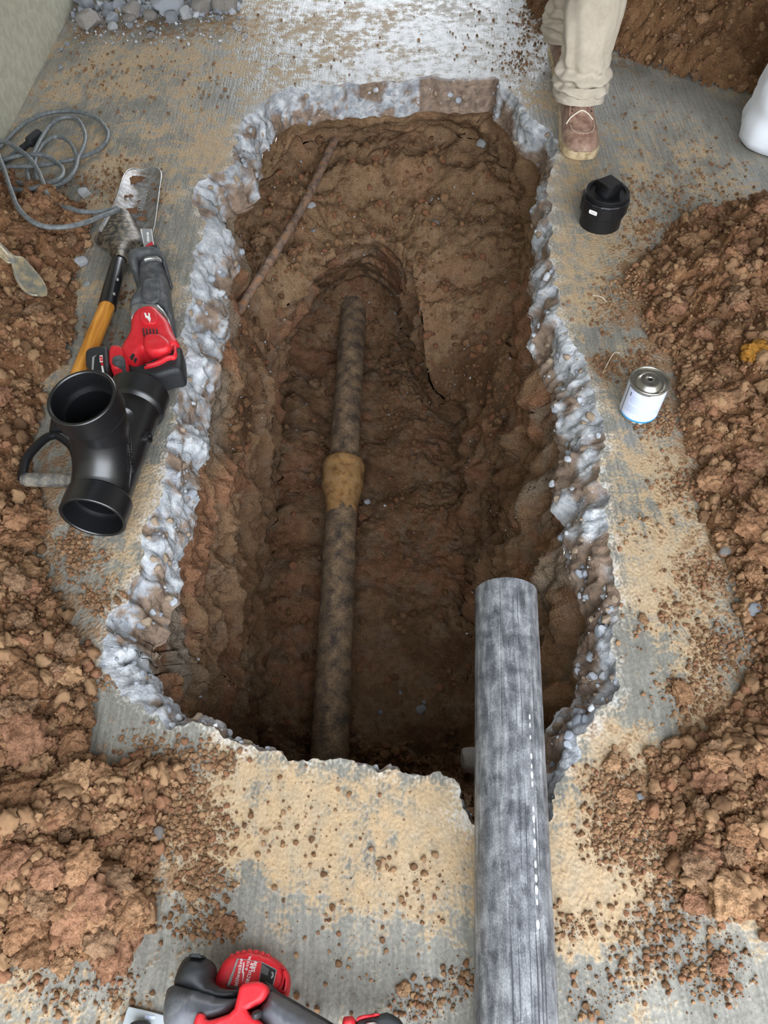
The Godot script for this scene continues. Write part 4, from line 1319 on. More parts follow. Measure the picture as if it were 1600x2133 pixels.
func build_iron_pipe() -> void:
	var y := -0.862
	var a := at(690, 1500, y)
	var b := at(724, 800, y)
	var dir := (b - a).normalized()
	var near := a + dir * ((-0.52 - a.z) / dir.z)
	var hub := a + dir * ((at(713, 1000, y).z - a.z) / dir.z)
	var far := a + dir * ((-2.66 - a.z) / dir.z)
	var o := thing("cast_iron_pipe", "old rusty cast iron sewer pipe along the trench floor", "pipe", Vector3(near.x, -0.92, near.z))
	var r := 0.0545
	var m := MB.new()
	var rows := []
	for i in 60:
		var p := near.lerp(hub, i / 59.0)
		var row := ring(p, dir, r, 40)
		for k in 40:
			var d := (row[k] - p).normalized()
			row[k] += d * (0.003 * nz.get_noise_3dv(row[k] * 40.0) + 0.0015 * nz2.get_noise_3dv(row[k] * 60.0))
		rows.append(row)
	m.grid(rows, true)
	obj("near_length", m.mesh(), M.iron, o)
	m = MB.new()
	rows = []
	var h2 := hub + dir * 0.06
	for i in 50:
		var p := h2.lerp(far + Vector3(0.01, 0.0, 0), i / 49.0)
		var row := ring(p, dir, r - 0.001, 40)
		for k in 40:
			var d := (row[k] - p).normalized()
			row[k] += d * (0.003 * nz.get_noise_3dv(row[k] * 40.0) + 0.0015 * nz2.get_noise_3dv(row[k] * 60.0))
		rows.append(row)
	m.grid(rows, true)
	obj("far_length", m.mesh(), M.iron, o)
	m = MB.new()
	rows = []
	for q in [[0.054, -0.16], [0.0585, -0.10], [0.063, -0.065], [0.0715, -0.04], [0.074, -0.02], [0.0735, 0.012], [0.0735, 0.03], [0.078, 0.036], [0.0785, 0.055], [0.0755, 0.068], [0.067, 0.074], [0.057, 0.073], [0.054, 0.065]]:
		var p: Vector3 = hub + dir * q[1]
		var row := ring(p, dir, q[0], 44)
		for k in 44:
			var d := (row[k] - p).normalized()
			row[k] += d * (0.004 * nz.get_noise_3dv(row[k] * 45.0))
		rows.append(row)
	m.grid(rows, true)
	var hb := obj("hub", m.mesh(), M.rust, o)
	hb.set_meta("label", "orange rusty bell joint of the pipe")

func build_rod() -> void:
	var pts := PackedVector3Array()
	for q in [[716, 248, -0.27], [700, 285, -0.27], [672, 345, -0.275], [640, 412, -0.275], [600, 482, -0.27], [560, 548, -0.262], [520, 610, -0.252], [480, 676, -0.242], [446, 726, -0.232], [418, 765, -0.222]]:
		pts.append(at(q[0], q[1], q[2]))
	var p := smooth_path(pts, 10)
	var rs := []
	for i in p.size():
		rs.append(0.0145 + 0.0025 * nz2.get_noise_1d(i * 0.9) + (0.003 if i < 34 else 0.0) * (0.5 + nz.get_noise_1d(i * 2.0)))
	var m := MB.new()
	tube(m, p, 0.012, 14, true, rs)
	var o := obj("steel_rod", m.mesh(), M.rod)
	tag(o, "thin rusty steel rod slanting across the pit under the slab", "rod")

func hard_lathe(m: MB, origin: Vector3, axis: Vector3, prof: Array, n := 48, facets := false) -> void:
	if facets:
		for i in prof.size() - 1:
			var a := ring(origin + axis * prof[i][1], axis, prof[i][0], n)
			var b := ring(origin + axis * prof[i + 1][1], axis, prof[i + 1][0], n)
			for k in n:
				m.grid([PackedVector3Array([a[k], a[(k + 1) % n]]), PackedVector3Array([b[k], b[(k + 1) % n]])])
		return
	for i in prof.size() - 1:
		m.grid([ring(origin + axis * prof[i][1], axis, prof[i][0], n), ring(origin + axis * prof[i + 1][1], axis, prof[i + 1][0], n)], true)

func build_wye() -> void:
	var B := Vector3(-0.545, 0.066, -1.205)
	var C := Vector3(-0.577, 0.066, -0.862)
	var A := Vector3(-0.563, 0.272, -0.995)
	var o := thing("wye_fitting", "glossy black plastic wye drain fitting with three open hubs beside the saw", "pipe fitting", Vector3(-0.56, 0, -1.0))
	var ax := (C - B).normalized()
	var up := Vector3(-0.08, 1, 0.10).normalized()
	var hub := [[0.0500, -0.10], [0.0500, -0.046], [0.0575, -0.046], [0.0585, -0.002], [0.0600, 0.0], [0.0640, 0.0], [0.0655, -0.0015], [0.0655, -0.049], [0.0640, -0.052], [0.0575, -0.058]]
	for h in [[C, ax], [B, -ax], [A, up]]:
		var m := MB.new()
		hard_lathe(m, h[0], h[1], hub, 64)
		obj("hub", m.mesh(), M.abs, o)
	var m := MB.new()
	lathe(m, B, ax, [[0.0575, 0.05], [0.0575, 0.12], [0.0575, 0.2], [0.0575, 0.30]], 48)
	obj("straight_run", m.mesh(), M.abs, o)
	m = MB.new()
	var path := PackedVector3Array([A - up * 0.05, A - up * 0.075, Vector3(-0.562, 0.165, -1.000), Vector3(-0.565, 0.122, -0.982), Vector3(-0.570, 0.088, -0.952), Vector3(-0.574, 0.070, -0.915)])
	tube(m, smooth_path(path, 6), 0.0572, 48, false)
	obj("swept_branch", m.mesh(), M.abs, o)
	# web between branch and run, with its seam
	m = MB.new()
	var w := PackedVector3Array([Vector3(-0.556, 0.135, -1.062), Vector3(-0.555, 0.105, -1.078), Vector3(-0.553, 0.08, -1.10)])
	tube(m, smooth_path(w, 4), 0.036, 40, true, [0.012, 0.018, 0.024, 0.03, 0.034, 0.037, 0.039, 0.04, 0.04])
	obj("crotch", m.mesh(), M.abs, o)
	m = MB.new()
	var s := PackedVector3Array([Vector3(-0.503, 0.20, -1.005), Vector3(-0.505, 0.15, -1.0), Vector3(-0.509, 0.115, -0.98), Vector3(-0.513, 0.085, -0.945), Vector3(-0.517, 0.07, -0.915)])
	tube(m, smooth_path(s, 5), 0.0014, 8)
	obj("seam", m.mesh(), M.abs, o)
	text3d("CHARLOTTE", 0.062, Vector3(-0.5055, 0.120, -0.970), Vector3(0.0, 0.85, -0.53), Vector3(1, 0.2, 0.15), M.abs, o, "lettering", "Droid Sans", 0.0024)
	m = MB.new()
	hard_lathe(m, Vector3(-0.497, 0.082, -1.06), Vector3(1, 0.25, 0).normalized(), [[0.012, -0.008], [0.012, 0.003], [0.008, 0.003], [0.008, -0.001], [0.0, -0.001]], 24)
	obj("moulded_boss", m.mesh(), M.abs, o)

func build_cleanout() -> void:
	var c := at(1248.5, 464, 0)
	var o := thing("cleanout_adapter", "black plastic cleanout adapter with a square-headed plug standing on the slab", "pipe fitting", c)
	var m := MB.new()
	hard_lathe(m, c, Vector3.UP, [[0.0, 0.001], [0.0572, 0.001], [0.0572, 0.044]], 56)
	obj("spigot", m.mesh(), M.abs_dull, o)
	m = MB.new()
	hard_lathe(m, c, Vector3.UP, [[0.0572, 0.042], [0.0650, 0.046], [0.0655, 0.048], [0.0655, 0.084], [0.0635, 0.087], [0.059, 0.087]], 16, true)
	var col := obj("hub", m.mesh(), M.abs_dull, o)
	m = MB.new()
	hard_lathe(m, c, Vector3.UP, [[0.0605, 0.084], [0.0605, 0.0875], [0.059, 0.088], [0.0605, 0.089], [0.0605, 0.0925], [0.059, 0.093], [0.0605, 0.094], [0.0605, 0.098], [0.058, 0.100], [0.051, 0.100], [0.049, 0.094], [0.0, 0.094]], 56)
	obj("threaded_plug", m.mesh(), M.abs_dull, o)
	m = MB.new()
	var sq := PackedVector2Array()
	for k in 4:
		var a := TAU * k / 4.0 + deg_to_rad(104.0)
		sq.append(Vector2(cos(a), sin(a)) * 0.034)
	pillow(m, sq, 0.094, 0.128, 0.0012, 0.0, Transform3D(Basis.IDENTITY, c))
	obj("square_head", m.mesh(), M.abs_dull, o)
	# sticker on the flat that faces the camera's left
	var to := Vector3(-0.62, 0, 0.78).normalized()
	var side := Vector3.UP.cross(to).normalized()
	m = MB.new()
	var st := PackedVector2Array([Vector2(-0.012, -0.0055), Vector2(0.012, -0.0055), Vector2(0.012, 0.0055), Vector2(-0.012, 0.0055)])
	var tf := Transform3D(Basis(side, to, -Vector3.UP), c + Vector3(0, 0.066, 0) + to * 0.0645)
	pillow(m, chaikin(st, 1, 0.12), 0.0, 0.0012, 0.0003, 0.0, tf)
	var sk := obj("sticker", m.mesh(), M.white_print, o)
	sk.set_meta("label", "small white price sticker with grey print")
	for k in 6:
		var bar := MB.new()
		bar.box(tf * Vector3(-0.006 + k * 0.0026, 0.0014, 0.0), Vector3(0.0011, 0.0004, 0.0042), tf.basis)
		obj("print", bar.mesh(), M.grey_print, sk)
	m = MB.new()
	var to2 := Vector3(-0.12, 0, 0.99).normalized()
	var side2 := Vector3.UP.cross(to2).normalized()
	pillow(m, PackedVector2Array([Vector2(-0.014, -0.012), Vector2(0.014, -0.012), Vector2(0.014, 0.012), Vector2(-0.014, 0.012)]), 0.0, 0.0016, 0.0004, 0.0, Transform3D(Basis(side2, to2, -Vector3.UP), c + Vector3(0, 0.066, 0) + to2 * 0.0642))
	obj("moulded_panel", m.mesh(), M.abs_dull, o)

func curved_patch(c: Vector3, r: float, front: Vector3, a0: float, a1: float, y0: float, y1: float, n := 24) -> ArrayMesh:
	var m := MB.new()
	var side := Vector3.UP.cross(front)
	var rows := []
	for rr in [[r - 0.0004, y0], [r, y0 + 0.0002], [r, y1 - 0.0002], [r - 0.0004, y1]]:
		var row := PackedVector3Array()
		for k in n + 1:
			var a := deg_to_rad(lerpf(a0, a1, float(k) / n))
			row.append(c + (front * cos(a) + side * sin(a)) * rr[0] + Vector3(0, rr[1], 0))
		rows.append(row)
	m.grid(rows)
	return m.mesh()

func build_can() -> void:
	var c := at(1329, 856, 0)
	var o := thing("primer_can", "small tin can with a pale blue label standing on the slab at the right heap", "can", c)
	var f := Vector3(-c.x, 0, -c.z).normalized()
	var m := MB.new()
	hard_lathe(m, c, Vector3.UP, [[0.0, 0.002], [0.040, 0.002], [0.043, 0.001], [0.0438, 0.0025], [0.0430, 0.004], [0.0426, 0.005], [0.0426, 0.093], [0.0432, 0.0945], [0.0440, 0.096], [0.0440, 0.0985], [0.0430, 0.0998], [0.0412, 0.0998], [0.0404, 0.0985], [0.0404, 0.0952]], 72)
	obj("body", m.mesh(), M.tin, o)
	m = MB.new()
	lathe(m, c, Vector3.UP, [[0.0404, 0.0952], [0.0380, 0.0944], [0.034, 0.0940], [0.0322, 0.0922], [0.0312, 0.0920], [0.0302, 0.0938], [0.0284, 0.0942], [0.0276, 0.0962], [0.0256, 0.0966], [0.0248, 0.0986], [0.0228, 0.0990], [0.0220, 0.1008], [0.0190, 0.1014], [0.0170, 0.1012], [0.0110, 0.1012], [0.0085, 0.1028], [0.0070, 0.1032], [0.0062, 0.1030], [0.0058, 0.1005], [0.0, 0.1003]], 64)
	var lid := obj("lid", m.mesh(), M.tin, o)
	m = MB.new()
	hard_lathe(m, c, Vector3.UP, [[0.0054, 0.1004], [0.0054, 0.1009], [0.0, 0.1009]], 24)
	obj("opening", m.mesh(), M.black_print, lid)
	var lb := obj("label_wrap", curved_patch(c, 0.0430, f, -180, 180, 0.006, 0.0925, 96), M.can_white, o)
	lb.set_meta("label", "pale blue and white paper label with a blue bottom band")
	obj("label_panel", curved_patch(c, 0.0433, f, -46, 74, 0.014, 0.0885), M.can_pale, lb)
	obj("label_panel", curved_patch(c, 0.0433, f, 82, 140, 0.014, 0.0885), M.can_pale, lb)
	obj("label_line", curved_patch(c, 0.0434, f, -57, -54, 0.006, 0.0925, 3), M.black_print, lb)
	obj("label_line", curved_patch(c, 0.0434, f, -56, 20, 0.0905, 0.0925), M.black_print, lb)
	obj("label_band", curved_patch(c, 0.0434, f, -54, 150, 0.006, 0.0105, 48), M.can_blue, lb)
	for q in [[0.0495, 0.0503, -40, 70], [0.0600, 0.0607, -10, 68], [0.0245, 0.0252, -44, 72], [0.0205, 0.0212, -44, 72], [0.0170, 0.0176, -44, 72]]:
		obj("label_line", curved_patch(c, 0.0436, f, q[2], q[3], q[0], q[1]), M.can_line, lb)
	obj("label_mark", curved_patch(c, 0.0436, f, -40, -37, 0.070, 0.082, 3), M.black_print, lb)
	# lines of small print
	for k in 13:
		var y := 0.0285 + k * 0.0038
		if absf(y - 0.05) < 0.002: continue
		obj("small_print", curved_patch(c, 0.04345, f, -36 + 4.0 * rng.randf(), 55 + 14.0 * rng.randf(), y, y + 0.0011), M.can_print, lb)

func build_cord() -> void:
	var z := 6.154
	var path := [[330, 572, 8], [200, 655, 8], [60, 770, 8], [-80, 860, 8], [-120, 980, 10], [-40, 1040, 12], [100, 1110, 20], [300, 1160, 34], [480, 1170, 36], [650, 1140, 30], [820, 1040, 20], [930, 900, 12], [985, 760, 14], [960, 650, 14], [880, 520, 12], [760, 460, 10], [640, 490, 10], [520, 600, 12], [455, 760, 14], [460, 960, 20], [520, 1100, 40], [480, 1150, 46], [400, 1090, 36], [360, 980, 26], [360, 860, 24], [400, 740, 24], [440, 660, 24], [530, 480, 22], [640, 320, 20], [760, 230, 20], [880, 205, 20], [990, 240, 22], [1070, 360, 24], [1095, 480, 24], [1060, 620, 26], [1000, 740, 28], [970, 870, 32], [880, 1000, 36], [720, 1080, 40], [550, 1080, 46], [400, 1085, 44], [200, 1040, 34], [100, 970, 28], [0, 850, 26], [-80, 740, 24], [-60, 640, 20], [0, 590, 14], [100, 490, 12], [250, 340, 10], [400, 240, 10], [600, 160, 10], [830, 130, 10], [1050, 150, 10], [1230, 220, 10], [1350, 340, 10], [1385, 440, 10], [1340, 560, 10], [1200, 660, 10], [1000, 730, 14], [800, 780, 16], [500, 830, 30], [200, 845, 34], [20, 870, 38], [-60, 850, 40], [-60, 790, 40], [20, 760, 40], [200, 715, 38], [400, 690, 42], [560, 700, 36], [700, 770, 32], [790, 850, 36], [810, 930, 44], [750, 1010, 52], [600, 1060, 58], [400, 1130, 58], [150, 1130, 52], [-60, 1020, 50], [-140, 850, 48], [-100, 620, 44], [0, 520, 44], [120, 550, 46], [250, 630, 52], [380, 740, 58], [480, 880, 58], [540, 1020, 70], [575, 1110, 80], [600, 1190, 84], [700, 1290, 60], [830, 1360, 70], [900, 1380, 80], [1050, 1420, 84], [1250, 1425, 78], [1400, 1402, 70], [1480, 1382, 66], [1512, 1384, 66], [1490, 1408, 68], [1300, 1480, 84], [1100, 1560, 100], [850, 1615, 116], [600, 1615, 124], [400, 1540, 126], [240, 1380, 120], [160, 1200, 104], [110, 1060, 90], [60, 900, 76], [0, 750, 66], [-60, 600, 60], [-160, 520, 40]]
	var pts := PackedVector3Array()
	for q in path:
		pts.append(at(q[0] / z, 210.0 + q[1] / z, q[2] * 0.001))
	for i in pts.size():
		pts[i].y = maxf(pts[i].y, surface_y(pts[i].x, pts[i].z) * 0.0 + 0.007)
	var o := thing("extension_cord", "tangled grey extension cord with a black plug lying by the wall", "cord", Vector3(pts[0].x, 0, pts[0].z))
	var m := MB.new()
	tube(m, smooth_path(pts, 7), 0.0066, 10)
	obj("cable", m.mesh(), M.cable, o)
	var a := at(330 / z, 210.0 + 572 / z, 0.012)
	var b := at(520 / z, 210.0 + 420 / z, 0.016)
	var d := (b - a).normalized()
	m = MB.new()
	lathe(m, a, d, [[0.0, -0.03], [0.009, -0.029], [0.010, -0.01], [0.0085, -0.004], [0.010, 0.0], [0.0085, 0.004], [0.0105, 0.008], [0.009, 0.012], [0.012, 0.016]], 20)
	obj("strain_relief", m.mesh(), M.rubber_dark, o)
	m = MB.new()
	var tf := Transform3D(frame_of(d) * Basis(Vector3(1, 0, 0), Vector3(0, 0, 1), Vector3(0, -1, 0)), a + d * 0.014)
	var len := a.distance_to(b) - 0.014
	pillow(m, chaikin(PackedVector2Array([Vector2(-0.012, -0.016), Vector2(0.012, -0.016), Vector2(0.012, 0.016), Vector2(-0.012, 0.016)]), 1, 0.2), 0.0, len, 0.004, 0.0, tf)
	obj("plug", m.mesh(), M.rubber_dark, o)

func build_shovel() -> void:
	var o := thing("shovel", "shovel with a dirty steel blade, black socket, orange wooden shaft and black grip", "shovel", at(250, 520, 0))
	# blade, hollow along its length
	var edges := [[287, 334, 295, 334], [276, 337, 310, 335], [267, 344, 324, 341], [259, 357, 333, 352], [253, 380, 336, 368], [246, 404, 333, 390], [236, 428, 328, 428], [222, 452, 322, 470], [206, 480, 314, 496]]
	var rows := []
	for e in edges:
		var l := at(e[0], e[1], 0.036)
		var r := at(e[2], e[3], 0.036)
		var row := PackedVector3Array()
		for k in 17:
			var t := k / 16.0
			var p := l.lerp(r, t)
			p.y = 0.007 + 0.030 * pow(absf(t - 0.5) * 2.0, 2.0) * minf(1.0, rows.size() / 4.0)
			row.append(p)
		rows.append(row)
	var fine := []
	for k in 17:
		var colp := PackedVector3Array()
		for r in rows: colp.append(r[k])
		fine.append(smooth_path(colp, 4))
	var m := MB.new()
	m.grid(fine)
	var under := []
	for r in fine:
		var q := PackedVector3Array()
		for p in r: q.append(p - Vector3(0, 0.003, 0))
		under.append(q)
	m.grid(under)
	var bl := obj("blade", m.mesh(), M.blade, o)
	bl.set_meta("label", "silvery steel blade smeared with mud")
	m = MB.new()
	var lip := PackedVector3Array()
	for i in range(fine[0].size() - 1, -1, -1): lip.append(fine[0][i])
	for k in range(1, 16): lip.append(fine[k][0])
	for i in fine[0].size(): lip.append(fine[16][i])
	tube(m, lip, 0.0022, 6)
	obj("rim", m.mesh(), M.alu, bl)
	# scuffed black shoulder between blade and socket
	var sh := [[228, 442, 276, 446, 0.018], [212, 466, 288, 470, 0.020], [197, 492, 300, 492, 0.024], [206, 505, 292, 503, 0.032], [224, 516, 276, 514, 0.036], [232, 530, 268, 526, 0.040], [236, 545, 264, 541, 0.042]]
	rows = []
	for e in sh:
		var l := at(e[0], e[1], e[4])
		var r := at(e[2], e[3], e[4])
		var row := PackedVector3Array()
		for k in 15:
			var t := k / 14.0
			var p := l.lerp(r, t)
			p.y = e[4] + 0.018 * (1.0 - pow(absf(t - 0.5) * 2.0, 2.0)) - 0.010 * smoothstep(0.75, 1.0, absf(t - 0.5) * 2.0)
			row.append(p)
		rows.append(row)
	fine = []
	for k in 15:
		var colp := PackedVector3Array()
		for r in rows: colp.append(r[k])
		fine.append(smooth_path(colp, 4))
	m = MB.new()
	m.grid(fine)
	obj("shoulder", m.mesh(), M.blade_scuffed, o)
	m = MB.new()
	for s in [0, 14]:
		var pl := PackedVector3Array()
		for i in range(6, fine[s].size()): pl.append(fine[s][i])
		tube(m, pl, 0.0035, 8)
	obj("turned_step", m.mesh(), M.blade_scuffed, o)
	# dried mud on the blade
	for q in [[276, 375, 26, 0.014], [286, 372, 22, 0.013], [268, 382, 18, 0.014], [262, 409, 12, 0.02], [272, 408, 12, 0.014], [262, 440, 22, 0.016], [278, 438, 20, 0.014], [297, 370, 10, 0.02], [319, 384, 10, 0.026], [323, 394, 9, 0.026], [300, 441, 12, 0.018], [320, 416, 12, 0.026], [295, 455, 18, 0.016], [292, 420, 10, 0.016], [270, 484, 12, 0.016]]:
		var p := at(q[0], q[1], q[3] + 0.004)
		var sc: float = q[2] * 0.5 * (p - Vector3(0, CAM_H, 0)).length() / FOCAL
		var d := obj("mud", clod_meshes[rng.randi() % 9], M.clods[[0, 3, 1][rng.randi() % 3]], bl)
		d.transform = Transform3D(Basis(Vector3.UP, rng.randf() * TAU) * Basis.from_scale(Vector3(sc, sc * 0.18, sc)), p - o.position - bl.position)
	var dirx := (at(286, 452, 0.02) - at(303, 388, 0.02)).normalized()
	text3d("SEYMOUR", 0.10, at(297, 418, 0.024), -dirx, Vector3(0.15, 1, 0.1), M.alu, bl, "lettering", "Droid Sans", 0.002, false, 0.2)
	var s0 := at(253, 520, 0.040)
	var s1 := at(223, 640, 0.042)
	m = MB.new()
	tube(m, PackedVector3Array([s0, s0.lerp(s1, 0.15), s0.lerp(s1, 0.3), s0.lerp(s1, 0.6), s1]), 0.02, 28, true, [0.012, 0.0165, 0.0195, 0.0215, 0.0222])
	var so := obj("socket", m.mesh(), M.socket, o)
	m = MB.new()
	for t in [0.86, 0.62]:
		var p := s0.lerp(s1, t) + Vector3(0.016, 0.014, 0.0)
		lathe(m, p, Vector3(0.7, 0.7, 0), [[0.0, 0.004], [0.0028, 0.0035], [0.004, 0.002], [0.0042, -0.002]], 12)
	obj("rivet", m.mesh(), M.alu, so)
	var h0 := s0.lerp(s1, 0.97)
	var h1 := at(128, 872, 0.046)
	m = MB.new()
	m.use_uv = true
	tube(m, PackedVector3Array([h0, h0.lerp(h1, 0.3), h0.lerp(h1, 0.7), h1]), 0.019, 28, true, [0.0195, 0.0200, 0.0195, 0.0185])
	obj("shaft", m.mesh(), M.wood, o)
	# grip
	var j := at(118, 905, 0.052)
	m = MB.new()
	tube(m, PackedVector3Array([h0.lerp(h1, 0.93), h0.lerp(h1, 1.0), j]), 0.02, 20, true, [0.021, 0.021, 0.016])
	var g0 := at(46, 999, 0.062)
	var g1 := at(158, 1001, 0.062)
	for e in [[g0, at(92, 915, 0.058), at(56, 955, 0.062)], [g1, at(150, 930, 0.058), at(160, 965, 0.062)]]:
		tube(m, smooth_path(PackedVector3Array([j, e[1], e[2], e[0]]), 6), 0.0095, 12)
	obj("yoke", m.mesh(), M.abs_dull, o)
	m = MB.new()
	tube(m, PackedVector3Array([g0, g0.lerp(g1, 0.06), g0.lerp(g1, 0.08), g0.lerp(g1, 0.92), g1]), 0.015, 24, true, [0.011, 0.0125, 0.0145, 0.0145, 0.012])
	obj("grip", m.mesh(), M.grip, o)

func build_old_shovel() -> void:
	var o := thing("shovel", "old grey shovel blade half buried in the left soil heap", "shovel", at(60, 570, 0.05))
	var z := 13.33
	var off := Vector2(0, 480)
	# ribs across the blade: left point, right point, height
	var ribs := [[-420, 560, -420, 160, 0.150], [-200, 620, -200, 290, 0.140], [0, 700, 0, 370, 0.130], [200, 870, 230, 590, 0.122], [330, 900, 420, 720, 0.118], [380, 1040, 620, 760, 0.114], [420, 1220, 800, 950, 0.110], [500, 1420, 1000, 1180, 0.104], [640, 1620, 1180, 1420, 0.098], [860, 1770, 1280, 1640, 0.092], [1050, 1800, 1290, 1770, 0.088]]
	var rows := []
	for e in ribs:
		var l := at(e[0] / z + off.x, e[1] / z + off.y, e[4])
		var r := at(e[2] / z + off.x, e[3] / z + off.y, e[4])
		var row := PackedVector3Array()
		for k in 13:
			var t := k / 12.0
			var p := l.lerp(r, t)
			var wide := l.distance_to(r)
			p.y += wide * 0.28 * (1.0 - pow(absf(t - 0.5) * 2.0, 2.0)) * (1.0 if e[0] < 300 else -0.25)
			row.append(p)
		rows.append(row)
	var fine := []
	for k in 13:
		var colp := PackedVector3Array()
		for r in rows: colp.append(r[k])
		fine.append(smooth_path(colp, 4))
	var m := MB.new()
	m.grid(fine)
	var low := []
	for r in fine:
		var q := PackedVector3Array()
		for p in r: q.append(p - Vector3(0, 0.004, 0))
		low.append(q)
	m.grid(low)
	obj("blade", m.mesh(), M.blade_old, o)
	m = MB.new()
	tube(m, fine[0], 0.0035, 8)
	tube(m, fine[12], 0.0025, 8)
	obj("rim", m.mesh(), M.blade_old, o)

func build_recip_saw() -> void:
	var o := thing("reciprocating_saw", "red and grey cordless reciprocating saw lying on its side beside the shovel", "power saw", at(320, 690, 0))
	var z := 6.4
	var off := Vector2(150, 480)
	var h := 0.062
	var part := func(called: String, pts: Array, y0: float, y1: float, b: float, mm: Material, crown := 0.0, rounds := 2, parent: Node3D = null) -> MeshInstance3D:
		var m := MB.new()
		if b >= 0.006: inflate(m, traced(pts, z, off, y0 + (y1 - y0) * 0.8, rounds), y0, y1, b)
		else: pillow(m, traced(pts, z, off, y0 + (y1 - y0) * 0.8, rounds), y0, y1, b, crown)
		return obj(called, m.mesh(), mm, parent if parent else o)
	# nose under its rubber boot
	var boot: MeshInstance3D = part.call("nose_boot", [[880, 400], [960, 340], [1120, 330], [1215, 380], [1240, 520], [1250, 640], [1270, 780], [1300, 960], [1330, 1130], [1325, 1230], [1240, 1080], [1170, 1000], [1000, 990], [870, 1010], [775, 1070], [755, 1010], [775, 900], [835, 830], [892, 730], [878, 640]], 0.012, 0.082, 0.022, M.rubber, 0.004)
	part.call("boot_rib", [[960, 640], [1140, 630], [1165, 700], [1180, 960], [940, 970], [930, 760]], 0.082, 0.088, 0.003, M.rubber, 0.0, 2, boot)
	part.call("shoe", [[770, 320], [880, 280], [1050, 262], [1180, 290], [1245, 360], [1265, 450], [1240, 510], [1215, 430], [1150, 370], [1000, 350], [880, 380], [890, 470], [850, 530], [780, 490], [745, 400]], 0.004, 0.094, 0.012, M.rubber)
	part.call("shoe_bracket", [[950, 370], [1000, 345], [1120, 340], [1190, 375], [1195, 400], [1110, 375], [1010, 378], [960, 400]], 0.088, 0.099, 0.004, M.alu)
	part.call("blade_clamp", [[970, 235], [1060, 215], [1150, 195], [1165, 215], [1180, 300], [960, 310]], 0.03, 0.06, 0.006, M.rubber_dark)
	part.call("collar", [[755, 1040], [870, 1000], [1000, 985], [1170, 990], [1250, 1080], [1325, 1230], [1310, 1270], [1200, 1150], [1000, 1080], [840, 1190], [782, 1235]], 0.010, 0.083, 0.018, M.alu)
	var body: MeshInstance3D = part.call("motor_housing", [[785, 1225], [865, 1090], [1000, 1040], [1120, 1042], [1200, 1130], [1315, 1250], [1345, 1380], [1400, 1460], [1445, 1545], [1400, 1575], [1335, 1610], [1300, 1610], [1200, 1640], [1060, 1645], [955, 1600], [905, 1740], [820, 1790], [740, 1760], [700, 1710], [645, 1600], [760, 1430], [790, 1330]], 0.008, 0.088, 0.015, M.red, 0.003)
	part.call("logo_panel", [[900, 1100], [960, 1060], [1080, 1065], [1130, 1120], [1140, 1240], [920, 1245]], 0.087, 0.092, 0.002, M.red, 0.0, 1, body)
	part.call("motor_dome", [[960, 1390], [1150, 1370], [1250, 1420], [1325, 1500], [1305, 1575], [1180, 1620], [1040, 1625], [955, 1570], [935, 1480]], 0.070, 0.0945, 0.010, M.red, 0.002, 2, body)
	for k in 5:
		part.call("vent_slot", [[938 + k * 46, 1305 + k * 2], [956 + k * 46, 1305 + k * 2], [972 + k * 43, 1405 - k * 4], [954 + k * 43, 1410 - k * 4]], 0.087, 0.0915, 0.001, M.black_print, 0.0, 0, body)
	for k in 2:
		part.call("vent_slot", [[770 + k * 50, 1690 + k * 40], [815 + k * 40, 1635 + k * 50], [835 + k * 30, 1655 + k * 50], [790 + k * 50, 1725 + k * 40]], 0.086, 0.0905, 0.001, M.black_print, 0.0, 0, body)
	# handle
	var grip: MeshInstance3D = part.call("handle", [[1445, 1545], [1472, 1600], [1485, 1860], [1440, 1905], [1330, 1912], [1130, 1990], [1000, 1965], [820, 1900], [740, 1850], [735, 1770], [830, 1845], [1000, 1800], [1130, 1745], [1240, 1695], [1330, 1605], [1400, 1560]], 0.018, 0.074, 0.013, M.rubber_dark)
	part.call("handle_inlay", [[940, 1872], [1080, 1806], [1200, 1740], [1310, 1650], [1345, 1575], [1400, 1558], [1415, 1630], [1395, 1742], [1300, 1738], [1200, 1802], [1080, 1842]], 0.020, 0.084, 0.0055, M.red, 0.0, 1, grip)
	for k in 7:
		part.call("grip_ridge", [[885 + k * 36, 1838 - k * 17], [912 + k * 36, 1822 - k * 17], [920 + k * 36, 1832 - k * 17], [893 + k * 36, 1848 - k * 17]], 0.05, 0.0755, 0.003, M.rubber_dark, 0.0, 0, grip)
	part.call("screw_cap", [[1375, 1560], [1400, 1555], [1410, 1615], [1385, 1620]], 0.074, 0.081, 0.002, M.rubber_dark, 0.0, 1, grip)
	part.call("battery_foot", [[500, 1580], [650, 1572], [730, 1640], [770, 1740], [760, 1870], [640, 1890], [505, 1885]], 0.012, 0.080, 0.007, M.red, 0.0, 1)
	part.call("battery_latch", [[545, 1715], [690, 1690], [725, 1770], [720, 1850], [640, 1845], [545, 1815]], 0.030, 0.087, 0.006, M.rubber)
	var bat: MeshInstance3D = part.call("battery", [[205, 1660], [265, 1615], [490, 1585], [502, 1700], [518, 1935], [440, 1905], [205, 1880], [198, 1720]], 0.008, 0.086, 0.007, M.rubber_dark, 0.0, 1)
	part.call("battery_label", [[330, 1655], [440, 1625], [440, 1860], [420, 1890], [290, 1850], [300, 1690]], 0.086, 0.0872, 0.0004, M.black_print, 0.0, 0, bat)
	part.call("label_stripe", [[270, 1690], [330, 1655], [300, 1690], [285, 1860], [262, 1850]], 0.086, 0.0878, 0.0004, M.grey_print, 0.0, 0, bat)
	part.call("label_badge", [[366, 1668], [408, 1660], [412, 1752], [370, 1758]], 0.0875, 0.0885, 0.0003, M.white_print, 0.0, 0, bat)
	var y := 0.0892
	var dn := (at(150 + 400 / z, 480 + 1750 / z, y) - at(150 + 385 / z, 480 + 1670 / z, y)).normalized()
